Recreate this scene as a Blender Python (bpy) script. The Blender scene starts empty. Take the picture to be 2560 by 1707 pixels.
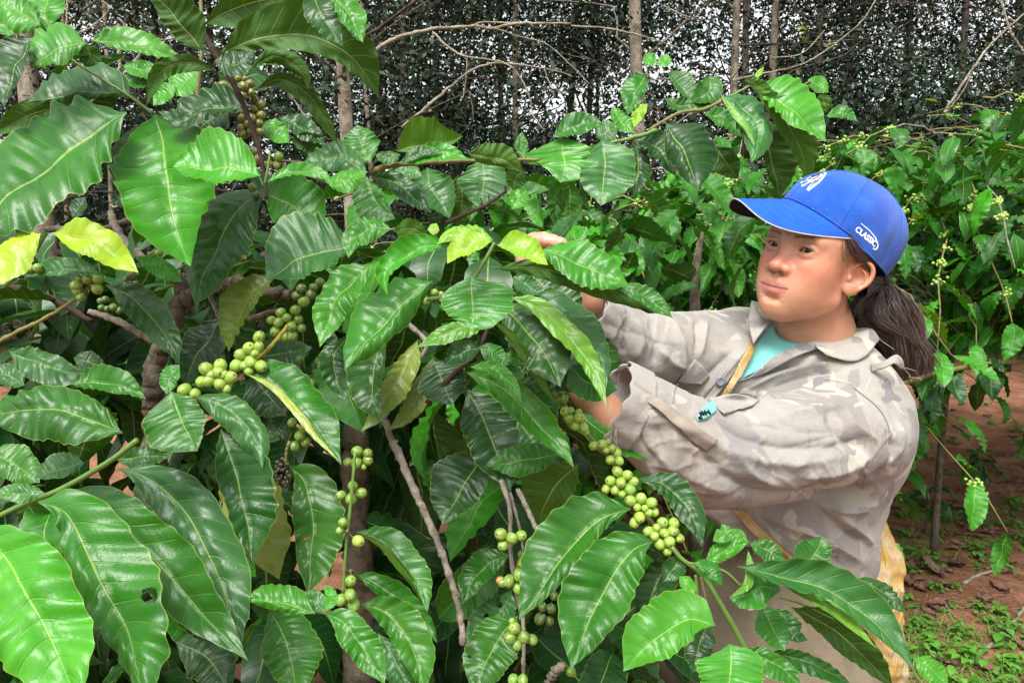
import bpy, math, random
import numpy as np
from mathutils import Vector, Matrix
rng = np.random.default_rng(7)
random.seed(7)
scene = bpy.context.scene
# ---------------------------------------------------------------- camera
CAM = np.array([0.0, 0.0, 1.45]); PITCH = math.radians(7.0)
FWD = np.array([0, math.cos(PITCH), -math.sin(PITCH)]); UPV = np.array([0, math.sin(PITCH), math.cos(PITCH)])
FPX = 1855.0
cam_d = bpy.data.cameras.new('camera'); cam = bpy.data.objects.new('camera', cam_d)
scene.collection.objects.link(cam); scene.camera = cam
cam_d.sensor_width = 36; cam_d.lens = 36*FPX/2560; cam_d.clip_start = 0.05; cam_d.clip_end = 600
cam.location = CAM; cam.rotation_euler = (math.radians(90)-PITCH, 0, 0)
# ---------------------------------------------------------------- sky, sun, exposure
SUN_EL, SUN_ROT = math.radians(58), math.radians(200)
world = bpy.data.worlds.new('World'); scene.world = world; world.use_nodes = True
nt = world.node_tree; nt.nodes.clear()
sky = nt.nodes.new('ShaderNodeTexSky'); sky.sky_type = 'NISHITA'; sky.sun_disc = False
sky.sun_elevation = SUN_EL; sky.sun_rotation = SUN_ROT; sky.air_density = 1.0; sky.dust_density = 4.0; sky.ozone_density = 1.0
hs = nt.nodes.new('ShaderNodeHueSaturation'); hs.inputs['Saturation'].default_value = 0.10
bg = nt.nodes.new('ShaderNodeBackground'); bg.inputs['Strength'].default_value = 0.11
wo = nt.nodes.new('ShaderNodeOutputWorld')
nt.links.new(sky.outputs[0], hs.inputs['Color']); nt.links.new(hs.outputs[0], bg.inputs['Color']); nt.links.new(bg.outputs[0], wo.inputs['Surface'])
sun_d = bpy.data.lights.new('sun', 'SUN'); sun_d.energy = 1.5; sun_d.angle = math.radians(25); sun_d.color = (1.0, 0.96, 0.9)
sun = bpy.data.objects.new('sun', sun_d); scene.collection.objects.link(sun)
# light comes from behind the camera's left shoulder, high up
sd = Vector((math.sin(SUN_ROT)*math.cos(SUN_EL), math.cos(SUN_ROT)*math.cos(SUN_EL), math.sin(SUN_EL)))
sun.rotation_euler = sd.to_track_quat('Z', 'Y').to_euler(); sun.location = sd*20
vs = scene.view_settings; vs.view_transform = 'Standard'; vs.look = 'None'; vs.exposure = 1.6; vs.gamma = 1.0; vs.use_curve_mapping = False
# ---------------------------------------------------------------- helpers
COL = scene.collection
def C2W(c):
    c = np.asarray(c, float); return CAM + c[..., 0:1]*np.array([1.0, 0, 0]) - c[..., 1:2]*UPV + c[..., 2:3]*FWD
def W(x, y, d):                      # a point of the place seen towards (x, y) at d metres along the view
    return C2W(np.array([(x-1280)/FPX*d, (y-853.5)/FPX*d, d]))
def cc(x, y, d): return np.array([(x-1280)/FPX*d, (y-853.5)/FPX*d, d])
def W2C(p):
    q = p-CAM; return np.stack([q[..., 0], -(q@UPV), q@FWD], -1)
def tag(o, label=None, cat=None, group=None, kind=None):
    if label: o['label'] = label
    if cat: o['category'] = cat
    if group: o['group'] = group
    if kind: o['kind'] = kind
    return o
def empty(name, loc, label=None, cat=None, group=None):
    o = bpy.data.objects.new(name, None); COL.objects.link(o); o.location = loc; o.empty_display_size = .05
    return tag(o, label, cat, group)
def mesh_np(name, V, F, uv=None, smooth=True, attrs=None):
    """V (n,3); F (m,k) one polygon size; uv per vertex"""
    V = np.asarray(V, np.float32); F = np.asarray(F, np.int32); k = F.shape[1]
    me = bpy.data.meshes.new(name)
    me.vertices.add(len(V)); me.vertices.foreach_set('co', V.ravel())
    me.loops.add(F.size); me.loops.foreach_set('vertex_index', F.ravel())
    me.polygons.add(len(F)); me.polygons.foreach_set('loop_start', np.arange(0, F.size, k, dtype=np.int32))
    try: me.polygons.foreach_set('loop_total', np.full(len(F), k, np.int32))
    except Exception: pass
    me.update(calc_edges=True)
    if smooth: me.polygons.foreach_set('use_smooth', np.ones(len(F), bool))
    if uv is not None:
        l = me.uv_layers.new(name='UVMap'); l.data.foreach_set('uv', np.asarray(uv, np.float32)[F.ravel()].ravel())
    if attrs:
        for nm, a in attrs.items():
            a = np.asarray(a, np.float32)
            if a.ndim == 1:
                at = me.attributes.new(nm, 'FLOAT', 'POINT'); at.data.foreach_set('value', a)
            else:
                at = me.attributes.new(nm, 'FLOAT_COLOR', 'POINT'); at.data.foreach_set('color', np.concatenate([a, np.ones((len(a), 1))], 1).astype(np.float32).ravel())
    me.validate(); return me
def obj(name, me, mat=None, parent=None, color=None):
    o = bpy.data.objects.new(name, me); COL.objects.link(o)
    if mat is not None and not me.materials: me.materials.append(mat)
    if parent is not None:
        o.parent = parent; o.matrix_parent_inverse = parent_inv(parent)
    if color is not None: o.color = (*color, 1)
    return o
def basis(o): return Matrix.Translation(o.location) @ o.rotation_euler.to_matrix().to_4x4() @ Matrix.Diagonal((*o.scale, 1))
def world_of(o): return basis(o) if o.parent is None else world_of(o.parent) @ o.matrix_parent_inverse @ basis(o)
def parent_inv(p): return world_of(p).inverted()
class MB:                            # collects quads/tris (as quads) into one mesh
    def __init__(s): s.V = []; s.F = []; s.n = 0; s.U = []
    def add(s, V, F, U=None):
        V = np.asarray(V, float); s.V.append(V); s.F.append(np.asarray(F, int)+s.n); s.n += len(V)
        s.U.append(np.zeros((len(V), 2)) if U is None else U)
    def mesh(s, name, **k): return mesh_np(name, np.concatenate(s.V), np.concatenate(s.F), uv=np.concatenate(s.U), **k)
def catmull(P, n):
    P = np.asarray(P, float)
    if len(P) == 2:
        t = np.linspace(0, 1, n)[:, None]; return P[0]*(1-t)+P[1]*t
    Q = np.concatenate([[2*P[0]-P[1]], P, [2*P[-1]-P[-2]]])
    seg = np.linalg.norm(np.diff(P[:, :3], axis=0), axis=1); cum = np.concatenate([[0], np.cumsum(seg)]); cum /= cum[-1]
    t = np.linspace(0, 1, n); i = np.clip(np.searchsorted(cum, t, side='right')-1, 0, len(P)-2)
    u = ((t-cum[i])/(cum[i+1]-cum[i]))[:, None]
    a, b, c, d = Q[i], Q[i+1], Q[i+2], Q[i+3]
    return .5*((2*b)+(-a+c)*u+(2*a-5*b+4*c-d)*u*u+(-a+3*b-3*c+d)*u**3)
def nrm(v): return v/np.maximum(np.linalg.norm(v, axis=-1, keepdims=True), 1e-12)
def tube(P, R, k=8, caps=True, jit=0):
    P = np.asarray(P, float); n = len(P); R = np.broadcast_to(np.asarray(R, float), (n,))
    T = nrm(np.gradient(P, axis=0)); ref = np.array([.3, .2, .9]) if abs(T[0] @ nrm(np.array([.3, .2, .9]))) < .9 else np.array([1., 0, 0])
    N = nrm(np.cross(T, ref)); B = np.cross(T, N); a = np.arange(k)/k*2*math.pi
    V = P[:, None]+R[:, None, None]*(np.cos(a)[None, :, None]*N[:, None]+np.sin(a)[None, :, None]*B[:, None])
    if jit: V = P[:, None]+(V-P[:, None])*(1+jit*rng.normal(size=(n, k, 1)))
    V = V.reshape(-1, 3); i = np.arange(n-1)[:, None]*k; j = np.arange(k)[None, :]; j2 = (j+1) % k
    F = np.stack([i+j, i+j2, i+k+j2, i+k+j], -1).reshape(-1, 4)
    if caps:
        V = np.concatenate([V, P[:1], P[-1:]]); c0 = n*k; j = np.arange(k); j2 = (j+1) % k
        F = np.concatenate([F, np.stack([np.full(k, c0), j2, j, j], 1)[:, [0, 1, 2, 2]], np.stack([np.full(k, c0+1), (n-1)*k+j, (n-1)*k+j2, (n-1)*k+j2], 1)])
        # degenerate quads are turned into proper ones by splitting in two
        F = np.array([f if len(set(f)) == 4 else f for f in F])
    ln = np.concatenate([[0], np.cumsum(np.linalg.norm(np.diff(P, axis=0), axis=1))])
    U = np.stack([np.tile(np.arange(k)/k, n), np.repeat(ln, k)], 1)
    if caps: U = np.concatenate([U, [[0, 0], [0, 0]]])
    return V, F, U
def mesh_py(name, V, F, U=None, smooth=True):   # mixed polygon sizes
    me = bpy.data.meshes.new(name)
    FF = [list(dict.fromkeys(int(q) for q in f)) for f in F]
    me.from_pydata([tuple(map(float, v)) for v in V], [], [f for f in FF if len(f) > 2]); me.update()
    if smooth: me.polygons.foreach_set('use_smooth', np.ones(len(me.polygons), bool))
    if U is not None:
        l = me.uv_layers.new(name='UVMap'); idx = np.zeros(len(me.loops), np.int32); me.loops.foreach_get('vertex_index', idx)
        l.data.foreach_set('uv', np.asarray(U, np.float32)[idx].ravel())
    return me
def tube_obj(name, P, R, mat, parent=None, k=8, jit=0):
    V, F, U = tube(P, R, k, True, jit); return obj(name, mesh_py(name, V, F, U), mat, parent)
# ---------------------------------------------------------------- implicit surfaces
def sd_ell(p, c, r, R=None):
    q = p-np.asarray(c, np.float32)
    if R is not None: q = q@np.asarray(R, np.float32)
    r = np.asarray(r, np.float32); k0 = np.linalg.norm(q/r, axis=1); k1 = np.linalg.norm(q/(r*r), axis=1)
    return k0*(k0-1)/np.maximum(k1, 1e-9)
def sd_cone(p, a, b, ra, rb, sq=None):
    a = np.asarray(a, np.float32); b = np.asarray(b, np.float32); ab = b-a
    t = np.clip((p-a)@ab/(ab@ab), 0, 1); q = p-a-t[:, None]*ab
    return np.linalg.norm(q, axis=1)-(ra+(rb-ra)*t)
def sd_path(p, P, R):
    d = None
    for i in range(len(P)-1):
        e = sd_cone(p, P[i], P[i+1], R[i], R[i+1]); d = e if d is None else np.minimum(d, e)
    return d
def smin(a, b, k):
    h = np.maximum(k-np.abs(a-b), 0)/k; return np.minimum(a, b)-h*h*k*.25
def smax(a, b, k): return -smin(-a, -b, k)
def iso_mesh(f, lo, hi, h, coarse=5, band=1.9):
    """surface of f<0 by surface nets; f is evaluated finely only near the surface"""
    lo = np.array(lo, float); hi = np.array(hi, float); nc = np.ceil((hi-lo)/(h*coarse)).astype(int)+1
    H = h*coarse; ax = [lo[i]+(np.arange(nc[i])+.5)*H-h*.5 for i in range(3)]
    G = np.stack(np.meshgrid(*ax, indexing='ij'), -1).reshape(-1, 3).astype(np.float32)
    fc = f(G).reshape(nc)
    near = np.abs(fc) < band*H
    F = np.repeat(np.repeat(np.repeat(fc, coarse, 0), coarse, 1), coarse, 2).astype(np.float32)
    M = np.repeat(np.repeat(np.repeat(near, coarse, 0), coarse, 1), coarse, 2)
    idx = np.stack(np.nonzero(M), 1); P = (lo+idx*h).astype(np.float32)
    out = np.empty(len(P), np.float32)
    for s in range(0, len(P), 400000): out[s:s+400000] = f(P[s:s+400000])
    F[M] = out
    F[0] = F[-1] = abs(F).max(); F[:, 0] = F[:, -1] = abs(F).max(); F[:, :, 0] = F[:, :, -1] = abs(F).max()
    S = (F < 0); n = np.array(F.shape)-1
    cnt = np.zeros(n, np.int8)
    for dx in (0, 1):
        for dy in (0, 1):
            for dz in (0, 1): cnt += S[dx:dx+n[0], dy:dy+n[1], dz:dz+n[2]]
    A = np.stack(np.nonzero((cnt > 0) & (cnt < 8)), 1)
    acc = np.zeros((len(A), 3)); num = np.zeros(len(A))
    cor = [(i, j, k) for i in (0, 1) for j in (0, 1) for k in (0, 1)]
    for a in cor:
        for ax_ in range(3):
            if a[ax_]: continue
            b = list(a); b[ax_] = 1
            fa = F[A[:, 0]+a[0], A[:, 1]+a[1], A[:, 2]+a[2]]; fb = F[A[:, 0]+b[0], A[:, 1]+b[1], A[:, 2]+b[2]]
            m = (fa < 0) != (fb < 0); t = fa[m]/(fa[m]-fb[m]); pt = np.tile(np.array(a, float), (m.sum(), 1)); pt[:, ax_] += t
            acc[m] += pt; num[m] += 1
    V = lo+(A+acc/num[:, None])*h
    ID = np.full(n, -1, np.int32); ID[A[:, 0], A[:, 1], A[:, 2]] = np.arange(len(A))
    Q = []
    for ax_ in range(3):
        sl0 = [slice(None)]*3; sl1 = [slice(None)]*3; sl0[ax_] = slice(0, -1); sl1[ax_] = slice(1, None)
        s0 = S[tuple(sl0)]; s1 = S[tuple(sl1)]; E_ = np.stack(np.nonzero(s0 != s1), 1)
        u, v = (ax_+1) % 3, (ax_+2) % 3
        E_ = E_[(E_[:, u] > 0) & (E_[:, v] > 0) & (E_[:, u] < n[u]) & (E_[:, v] < n[v])]
        flip = s0[E_[:, 0], E_[:, 1], E_[:, 2]]
        def cell(du, dv):
            q = E_.copy(); q[:, u] -= du; q[:, v] -= dv; return ID[q[:, 0], q[:, 1], q[:, 2]]
        q = np.stack([cell(1, 1), cell(0, 1), cell(0, 0), cell(1, 0)], 1)
        q[~flip] = q[~flip][:, ::-1]; Q.append(q)
    Q = np.concatenate(Q); Q = Q[(Q >= 0).all(1)]
    return V, Q
# ---------------------------------------------------------------- shader helper
class NT:
    def __init__(s, name):
        s.m = bpy.data.materials.new(name); s.m.use_nodes = True; s.t = s.m.node_tree; s.t.nodes.clear()
        s.out = s.t.nodes.new('ShaderNodeOutputMaterial')
    def n(s, typ, ins=None, **kw):
        nd = s.t.nodes.new(typ)
        for k, v in kw.items(): setattr(nd, k, v)
        for k, v in (ins or {}).items(): s.set(nd.inputs[k], v)
        return nd
    def set(s, sock, v):
        if isinstance(v, bpy.types.NodeSocket): s.t.links.new(v, sock)
        elif isinstance(v, bpy.types.Node): s.t.links.new(v.outputs[0], sock)
        else:
            if isinstance(v, (tuple, list)) and len(v) == 3 and sock.type == 'RGBA': v = (*v, 1)
            sock.default_value = v
    def math(s, op, a, b=0.0, c=0.0, clamp=False):
        nd = s.n('ShaderNodeMath', operation=op, use_clamp=clamp); s.set(nd.inputs[0], a); s.set(nd.inputs[1], b)
        if op in ('MULTIPLY_ADD', 'COMPARE', 'SMOOTH_MIN', 'WRAP'): s.set(nd.inputs[2], c)
        return nd.outputs[0]
    def mix(s, f, a, b, bt='MIX'):
        nd = s.n('ShaderNodeMix', data_type='RGBA', blend_type=bt); s.set(nd.inputs[0], f); s.set(nd.inputs[6], a); s.set(nd.inputs[7], b)
        return nd.outputs[2]
    def ramp(s, f, stops, interp='LINEAR'):
        nd = s.n('ShaderNodeValToRGB'); cr = nd.color_ramp; cr.interpolation = interp
        while len(cr.elements) < len(stops): cr.elements.new(.5)
        for e, (p, c) in zip(cr.elements, stops):
            e.position = p; e.color = (*c, 1) if isinstance(c, (tuple, list)) else (c, c, c, 1)
        s.set(nd.inputs[0], f); return nd.outputs[0]
    def sstep(s, v, a, b):
        nd = s.n('ShaderNodeMapRange', interpolation_type='SMOOTHSTEP'); s.set(nd.inputs[0], v)
        nd.inputs[1].default_value = a; nd.inputs[2].default_value = b; return nd.outputs[0]
    def noise(s, vec, scale, detail=3, rough=.5, dist=0.0, col=False):
        nd = s.n('ShaderNodeTexNoise'); s.set(nd.inputs['Scale'], scale); nd.inputs['Detail'].default_value = detail
        nd.inputs['Roughness'].default_value = rough; nd.inputs['Distortion'].default_value = dist
        if vec is not None: s.set(nd.inputs['Vector'], vec)
        return nd.outputs['Color' if col else 'Fac']
    def bump(s, h, dist=.002, strength=.5, normal=None):
        nd = s.n('ShaderNodeBump'); s.set(nd.inputs['Height'], h); nd.inputs['Distance'].default_value = dist; nd.inputs['Strength'].default_value = strength
        if normal is not None: s.set(nd.inputs['Normal'], normal)
        return nd.outputs[0]
    def surf(s, sh): s.t.links.new(sh if isinstance(sh, bpy.types.NodeSocket) else sh.outputs[0], s.out.inputs['Surface']); return s.m
    def bsdf(s, color, rough=.6, spec=.4, normal=None, **ins):
        nd = s.n('ShaderNodeBsdfPrincipled'); s.set(nd.inputs['Base Color'], color); s.set(nd.inputs['Roughness'], rough)
        s.set(nd.inputs['Specular IOR Level'], spec)
        if normal is not None: s.set(nd.inputs['Normal'], normal)
        for k, v in ins.items(): s.set(nd.inputs[k.replace('_', ' ')], v)
        return nd
# ================================================================ the person: head
def rot_head(a, b, c):
    F = np.array([-math.sin(a), 0, -math.cos(a)]); Y = np.array([math.cos(a), 0, -math.sin(a)]); Z = np.array([0, -1., 0])
    F2 = F*math.cos(b)+Z*math.sin(b); Z2 = Z*math.cos(b)-F*math.sin(b)
    Y3 = Y*math.cos(c)-Z2*math.sin(c); Z3 = Z2*math.cos(c)+Y*math.sin(c)
    return np.stack([F2, Y3, Z3], 1)
HR = rot_head(math.radians(56), math.radians(4), math.radians(16)); HC = np.array([.511, -.121, 1.25])
M_CW = np.stack([np.array([1., 0, 0]), -UPV, FWD], 1)      # camera axes in world
HM = M_CW@HR                                              # head axes in world
def H2W(p): return C2W(np.asarray(p, float)@HR.T+HC)
def W2H(p): return (W2C(p)-HC)@HR
def c2h(p): return (np.asarray(p, float)-HC)@HR
def ear_parts(p, s):
    S = np.array([1, s, 1], np.float32); q = p*S
    a = -math.radians(36); R = np.array([[math.cos(a), math.sin(a), 0], [-math.sin(a), math.cos(a), 0], [0, 0, 1]]).T
    # ear frame: u along the ear plate (backwards-outwards), v outwards, w up
    o = np.array([.002, .064, .000]); L = (q-o)@R
    u, v, w = -L[:, 0]/1.06, L[:, 1], L[:, 2]*1.12; E = np.stack([u, v, w], 1)
    plate = sd_ell(E, (.010, .003, .004), (.019, .0045, .029))
    hel = np.array([(-.002, .004, .006), (.002, .008, .020), (.010, .010, .030), (.020, .011, .031), (.028, .011, .022), (.030, .010, .008), (.026, .009, -.006), (.018, .007, -.017)])
    d = smin(plate, sd_path(E, catmull(hel, 22), list(np.interp(np.linspace(0, 1, 22), np.linspace(0, 1, 8), [.003, .0032, .0033, .0034, .0036, .0036, .0034, .003]))), .004)
    anti = np.array([(.012, .009, .020), (.020, .010, .010), (.019, .009, -.003), (.011, .008, -.010)])
    d = smin(d, sd_path(E, catmull(anti, 12), list(np.linspace(.002, .0028, 12))), .004)
    d = smin(d, sd_ell(E, (.006, .005, -.0205), (.0105, .0055, .0115)), .007)
    d = smax(d, -sd_ell(E, (.0100, .011, .001), (.0085, .0078, .0105)), .006)
    d = smin(d, sd_ell(E, (-.001, .006, -.002), (.0035, .005, .006)), .004)
    return d
def head_sdf(p):
    ax = np.abs(p[:, 1]); q = np.stack([p[:, 0], ax, p[:, 2]], 1)
    d = sd_ell(q, (-.012, 0, .046), (.092, .0715, .070))
    d = smin(d, sd_ell(q, (.034, 0, .004), (.055, .0565, .078)), .03)
    d = smin(d, sd_ell(q, (.045, .026, .046), (.036, .032, .028)), .03)          # forehead
    d = smin(d, sd_cone(q, (.012, .0475, -.046), (.062, .012, -.074), .0165, .0160), .030)  # jaw
    d = smin(d, sd_ell(q, (.055, .0365, -.002), (.026, .0235, .024)), .026)        # cheek
    d = smin(d, sd_ell(q, (.044, .028, -.036), (.031, .024, .03)), .036)
    d = smin(d, sd_ell(q, (.0715, 0, -.076), (.0155, .018, .014)), .022)          # chin
    d = smin(d, sd_ell(q, (.0695, 0, -.043), (.021, .032, .026)), .034)            # muzzle
    d = smin(d, sd_cone(q, (.079, .010, .043), (.072, .043, .042), .009, .007), .016)   # brow
    d = smax(d, -sd_ell(q, (.104, .034, .027), (.021, .019, .013)), .016)        # socket
    qn = q-np.array([-.001, 0, .0042], np.float32)
    # nose
    d = smin(d, sd_cone(qn, (.081, 0, .030), (.098, 0, -.001), .0065, .0088), .014)
    d = smin(d, sd_ell(qn, (.1035, 0, -.0100), (.0108, .0128, .0102)), .007)
    d = smin(d, sd_ell(qn, (.0915, .0162, -.0128), (.0125, .0080, .0092)), .006)
    d = smin(d, sd_cone(qn, (.088, 0, -.016), (.098, 0, -.014), .0035, .0035), .006)
    d = smax(d, -sd_ell(qn, (.0985, .0086, -.0215), (.0068, .0042, .0044)), .0025)
    # lids
    lid = sd_ell(q, (.0712, .0325, .0265), (.0150, .0165, .0128))
    d = smin(d, lid, .006)
    c, s_ = math.cos(.10), math.sin(.10)
    e = q-np.array([.0712, .0325, .0262], np.float32); yy = e[:, 1]*c+e[:, 2]*s_; zz = -e[:, 1]*s_+e[:, 2]*c
    up = .0048*(1-(yy/.0140)**2); dn = -.0034*(1-(yy/.0140)**2)
    slit = np.maximum(np.maximum(zz-up, dn-zz), np.maximum(np.abs(yy)-.0140, -e[:, 0]+.0))
    d = smax(d, -np.maximum(slit, -(e[:, 0]-.004)), .0012)
    d = smin(d, sd_path(q, [(.0835, .0200, .0305), (.0868, .0300, .0345), (.0838, .0410, .0330), (.0765, .0475, .0275)], [.0015, .0023, .0023, .0012]), .0045)  # fold above the eye
    d = smin(d, sd_path(q, [(.0830, .0230, .0190), (.0840, .0330, .0170), (.0790, .0430, .0185)], [.001, .0016, .001]), .006)
    qm = (q-np.array([-.0032, 0, .007], np.float32))*np.array([1, .93, 1], np.float32)
    # lips
    d = smin(d, sd_path(qm, [(.0800, .0255, -.0448), (.0893, .0150, -.0422), (.0950, .0055, -.0395), (.0945, 0, -.0405)], [.0016, .0030, .0036, .0034]), .009)
    d = smin(d, sd_path(qm, [(.0800, .0245, -.0468), (.0888, .0140, -.0512), (.0930, 0, -.0530)], [.0016, .0036, .0048]), .009)
    m = sd_path(qm, [(.0775, .0300, -.0436), (.0875, .0170, -.0466), (.0965, .0060, -.0460), (.0975, 0, -.0464)], [.0013, .0012, .0010, .0010])
    d = smax(d, -m, .0025)
    d = smax(d, -sd_ell(qm, (.0990, 0, -.0655), (.009, .013, .004)), .010)        # under the lip
    d = smax(d, -sd_cone(q, (.1005, 0, -.026), (.1025, 0, -.034), .0035, .003), .004) # philtrum
    # neck runs from under the skull into the collar
    nd = sd_cone(p, (-.008, -.000, -.030), NECKB, .052, .064)
    nd = smin(nd, sd_cone(p, NECKB, NECKC, .064, .075), .03)
    d = smin(d, nd, .022)
    d = smin(d, ear_parts(p, 1), .005); d = smin(d, ear_parts(p, -1), .005)
    return d
NECKB = c2h(cc(2034, 850, 1.315)); NECKC = c2h(cc(2020, 960, 1.36))
def gau(p, c, r): return np.exp(-(((p-np.array(c))/np.array(r))**2).sum(1))
def skin_colour(V):
    """complexion in head space: cheeks, nose, lips, brows"""
    q = V.copy(); q[:, 1] = np.abs(q[:, 1])
    base = np.tile(np.array([.47, .245, .15]), (len(V), 1))
    red = np.array([.48, .14, .085])
    w = .8*gau(q, (.075, .038, .000), (.034, .028, .024))+.55*gau(q, (.100, 0, -.003), (.024, .021, .020))+.3*gau(q, (.08, 0, -.085), (.02, .02, .015))+.25*gau(q, (.03, .06, -.01), (.03, .03, .03))+.45*gau(q, (-.01, .078, .02), (.02, .02, .02))
    w = np.clip(w, 0, .85)[:, None]; base = base*(1-w)+red*w
    jaw = np.clip((-V[:, 2]-.055)/.05, 0, 1)[:, None]*.35; base = base*(1-jaw)+np.array([.43, .235, .13])*jaw
    # darker below and above the eye
    e = .55*gau(q, (.082, .032, .017), (.012, .016, .006))+.8*gau(q, (.082, .034, .037), (.012, .018, .008)); base *= (1-.55*np.clip(e, 0, 1))[:, None]
    q = q-np.array([-.001, 0, .007]); V0 = V; V = V-np.array([-.001, 0, .007])
    # lips
    lz = np.where(q[:, 2] > -.0465, (q[:, 2]+.0465)/(.0098*np.sqrt(np.clip(1-(q[:, 1]/.0265)**2, .02, 1))), (-.0465-q[:, 2])/(.0132*np.sqrt(np.clip(1-(q[:, 1]/.0265)**2, .02, 1))))
    l = np.clip((1.12-lz)*5, 0, 1)*np.clip((.0270-q[:, 1])/.003, 0, 1)*(V[:, 0] > .072)
    base = base*(1-.85*l[:, None])+np.array([.42, .145, .12])*(.85*l[:, None])
    mm = np.exp(-((q[:, 2]+.0466-.12*np.maximum(q[:, 1]-.012, 0))/.0013)**2)*np.clip((.0285-q[:, 1])/.002, 0, 1)*(V[:, 0] > .078); base *= (1-.85*mm)[:, None]
    q = q+np.array([-.001, 0, .007]); V = V0
    # brows
    bz = .0435+.004*np.sin(np.clip((q[:, 1]-.010)/.036, 0, 1)*2.2)
    b = np.clip(1.2-np.abs(q[:, 2]-bz)/.0036, 0, 1)*np.clip((q[:, 1]-.010)/.004, 0, 1)*np.clip((.048-q[:, 1])/.008, 0, 1)*(V[:, 0] > .05)
    base = base*(1-.82*b[:, None])+np.array([.03, .02, .016])*(.82*b[:, None])
    n = gau(q, (.097, .0086, -.0160), (.006, .0040, .003)); base *= (1-.8*np.clip(n, 0, 1))[:, None]
    ll = gau(q, (.0845, .0325, .0305), (.006, .014, .0011)); base *= (1-.8*np.clip(ll, 0, 1))[:, None]  # dark line on the upper lid: lashes, with the lid's shadow painted in
    return np.clip(base, .01, 1)
def skin_mat():
    t = NT('skin'); a = t.n('ShaderNodeAttribute', attribute_name='tone').outputs['Color']
    tc = t.n('ShaderNodeTexCoord').outputs['Object']
    n1 = t.noise(tc, 60, 4, .6); n2 = t.noise(tc, 900, 3, .6); n3 = t.noise(tc, 260, 2, .5)
    c = t.mix(t.math('MULTIPLY', t.sstep(n1, .40, .75), .5), a, t.mix(1.0, a, (.86, .66, .6), 'MULTIPLY'))
    fr = t.sstep(n3, .70, .80); c = t.mix(t.math('MULTIPLY', fr, .25), c, t.mix(1.0, c, (.55, .4, .35), 'MULTIPLY'))
    b = t.bump(t.math('ADD', n2, t.math('MULTIPLY', n3, .8)), .0006, .3)
    s = t.bsdf(c, t.math('MULTIPLY_ADD', n3, .22, .30), .5, b, Subsurface_Weight=.10, Subsurface_Scale=.006)
    s.inputs['Subsurface Radius'].default_value = (1, .35, .2)
    return t.surf(s)
SKIN = skin_mat()
def build_head():
    f = lambda p: head_sdf(p)
    V, Q = iso_mesh(f, (-.13, -.115, -.21), (.125, .115, .135), .00125)
    return V, Q
# ================================================================ cap, hair, eyes
def tone_mat(name, rough, spec=.4, noise=None, bumpk=None, attr='tone', coat=0, sheen=0):
    t = NT(name); a = t.n('ShaderNodeAttribute', attribute_name=attr).outputs['Color']; tc = t.n('ShaderNodeTexCoord').outputs['Object']
    c = a; nb = None
    if noise:
        n = t.noise(tc, noise[0], 5, .65); c = t.mix(t.math('MULTIPLY', t.sstep(n, .35, .75), noise[1]), a, t.mix(1.0, a, noise[2], 'MULTIPLY'))
    if bumpk: nb = t.bump(t.noise(tc, bumpk[0], 4, .6), bumpk[1], bumpk[2])
    s = t.bsdf(c, rough, spec, nb, Coat_Weight=coat, Sheen_Weight=sheen)
    return t.surf(s)
def eyeball(s, parent, gaze):
    c = np.array([.0712, .0325*s, .0262]); r = .0128
    u, v = np.meshgrid(np.linspace(0, math.pi, 40), np.linspace(0, 2*math.pi, 33)[:-1], indexing='ij')
    g = nrm(np.array(gaze, float)); a = nrm(np.cross(g, [0, 0, 1.])); b = np.cross(a, g)
    R = r*(1+.035*np.exp(-(u/.35)**2))
    V = c+(R[..., None])*(np.cos(u)[..., None]*g+np.sin(u)[..., None]*(np.cos(v)[..., None]*a+np.sin(v)[..., None]*b))
    V = V.reshape(-1, 3); n, k = u.shape; i = np.arange(n-1)[:, None]*k; j = np.arange(k)[None]; j2 = (j+1) % k
    F = np.stack([i+j, i+k+j, i+k+j2, i+j2], -1).reshape(-1, 4)
    uu = u.ravel(); tone = np.tile([.30, .25, .23], (len(V), 1)); tone[uu < .44] = [.022, .012, .008]; tone[uu < .18] = [.004, .004, .004]
    m = (uu > .42) & (uu < .47); tone[m] = [.02, .015, .012]
    return obj('eyeball', mesh_np('eyeball', H2W(V), F, attrs={'tone': tone}), EYE, parent)
# cap frame
KR = rot_head(math.radians(71.7), math.radians(23.1), math.radians(20.1)); KC = np.array([.5452, -.1801, 1.2455])
def K2W(p): return C2W(np.asarray(p, float)@KR.T+KC)
def W2K(p): return (W2C(p)-KC)@KR
KX, KY, KH = .1118, .0879, .0984
def rimz(ph): return .002-.0324*(.5-.5*np.cos(ph))**1.6+.004*np.cos(2*ph)
def crown(ph, t, off=0.0):
    """t 0 rim .. 1 top"""
    zr = rimz(ph); z = zr+(KH-zr)*np.sin(t*math.pi/2)**1.0*1.0
    zz = np.clip(z/KH, -1, 1); c = np.where(zz > 0, np.maximum(1-np.abs(zz)**2.35, 0)**(1/2.15), 1-.35*zz*zz)
    r = 1+0*ph
    # the six panels: seams sit low, the cloth between puffs a little
    sm = np.abs(np.sin(3*(ph))); r = r+.010*(sm**.6-1)*np.clip(t*4, 0, 1)
    # slack cloth on the near side
    r = r-.035*np.exp(-((ph-2.0)/.16)**2-((t-.30)/.25)**2)+.022*np.exp(-((ph-1.72)/.13)**2-((t-.32)/.22)**2)+.03*np.exp(-((ph-2.45)/.3)**2-((t-.45)/.25)**2)-.02*np.exp(-((ph-1.1)/.35)**2-((t-.2)/.12)**2)
    r = r+.006*np.sin(5*ph+9*t)+.004*np.sin(11*ph-7*t+2)
    x = (KX*r+off)*c*np.cos(ph); y = (KY*r+off)*c*np.sin(ph)
    return np.stack([x, y, z*(1+off*8)+0*x], -1)
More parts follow.
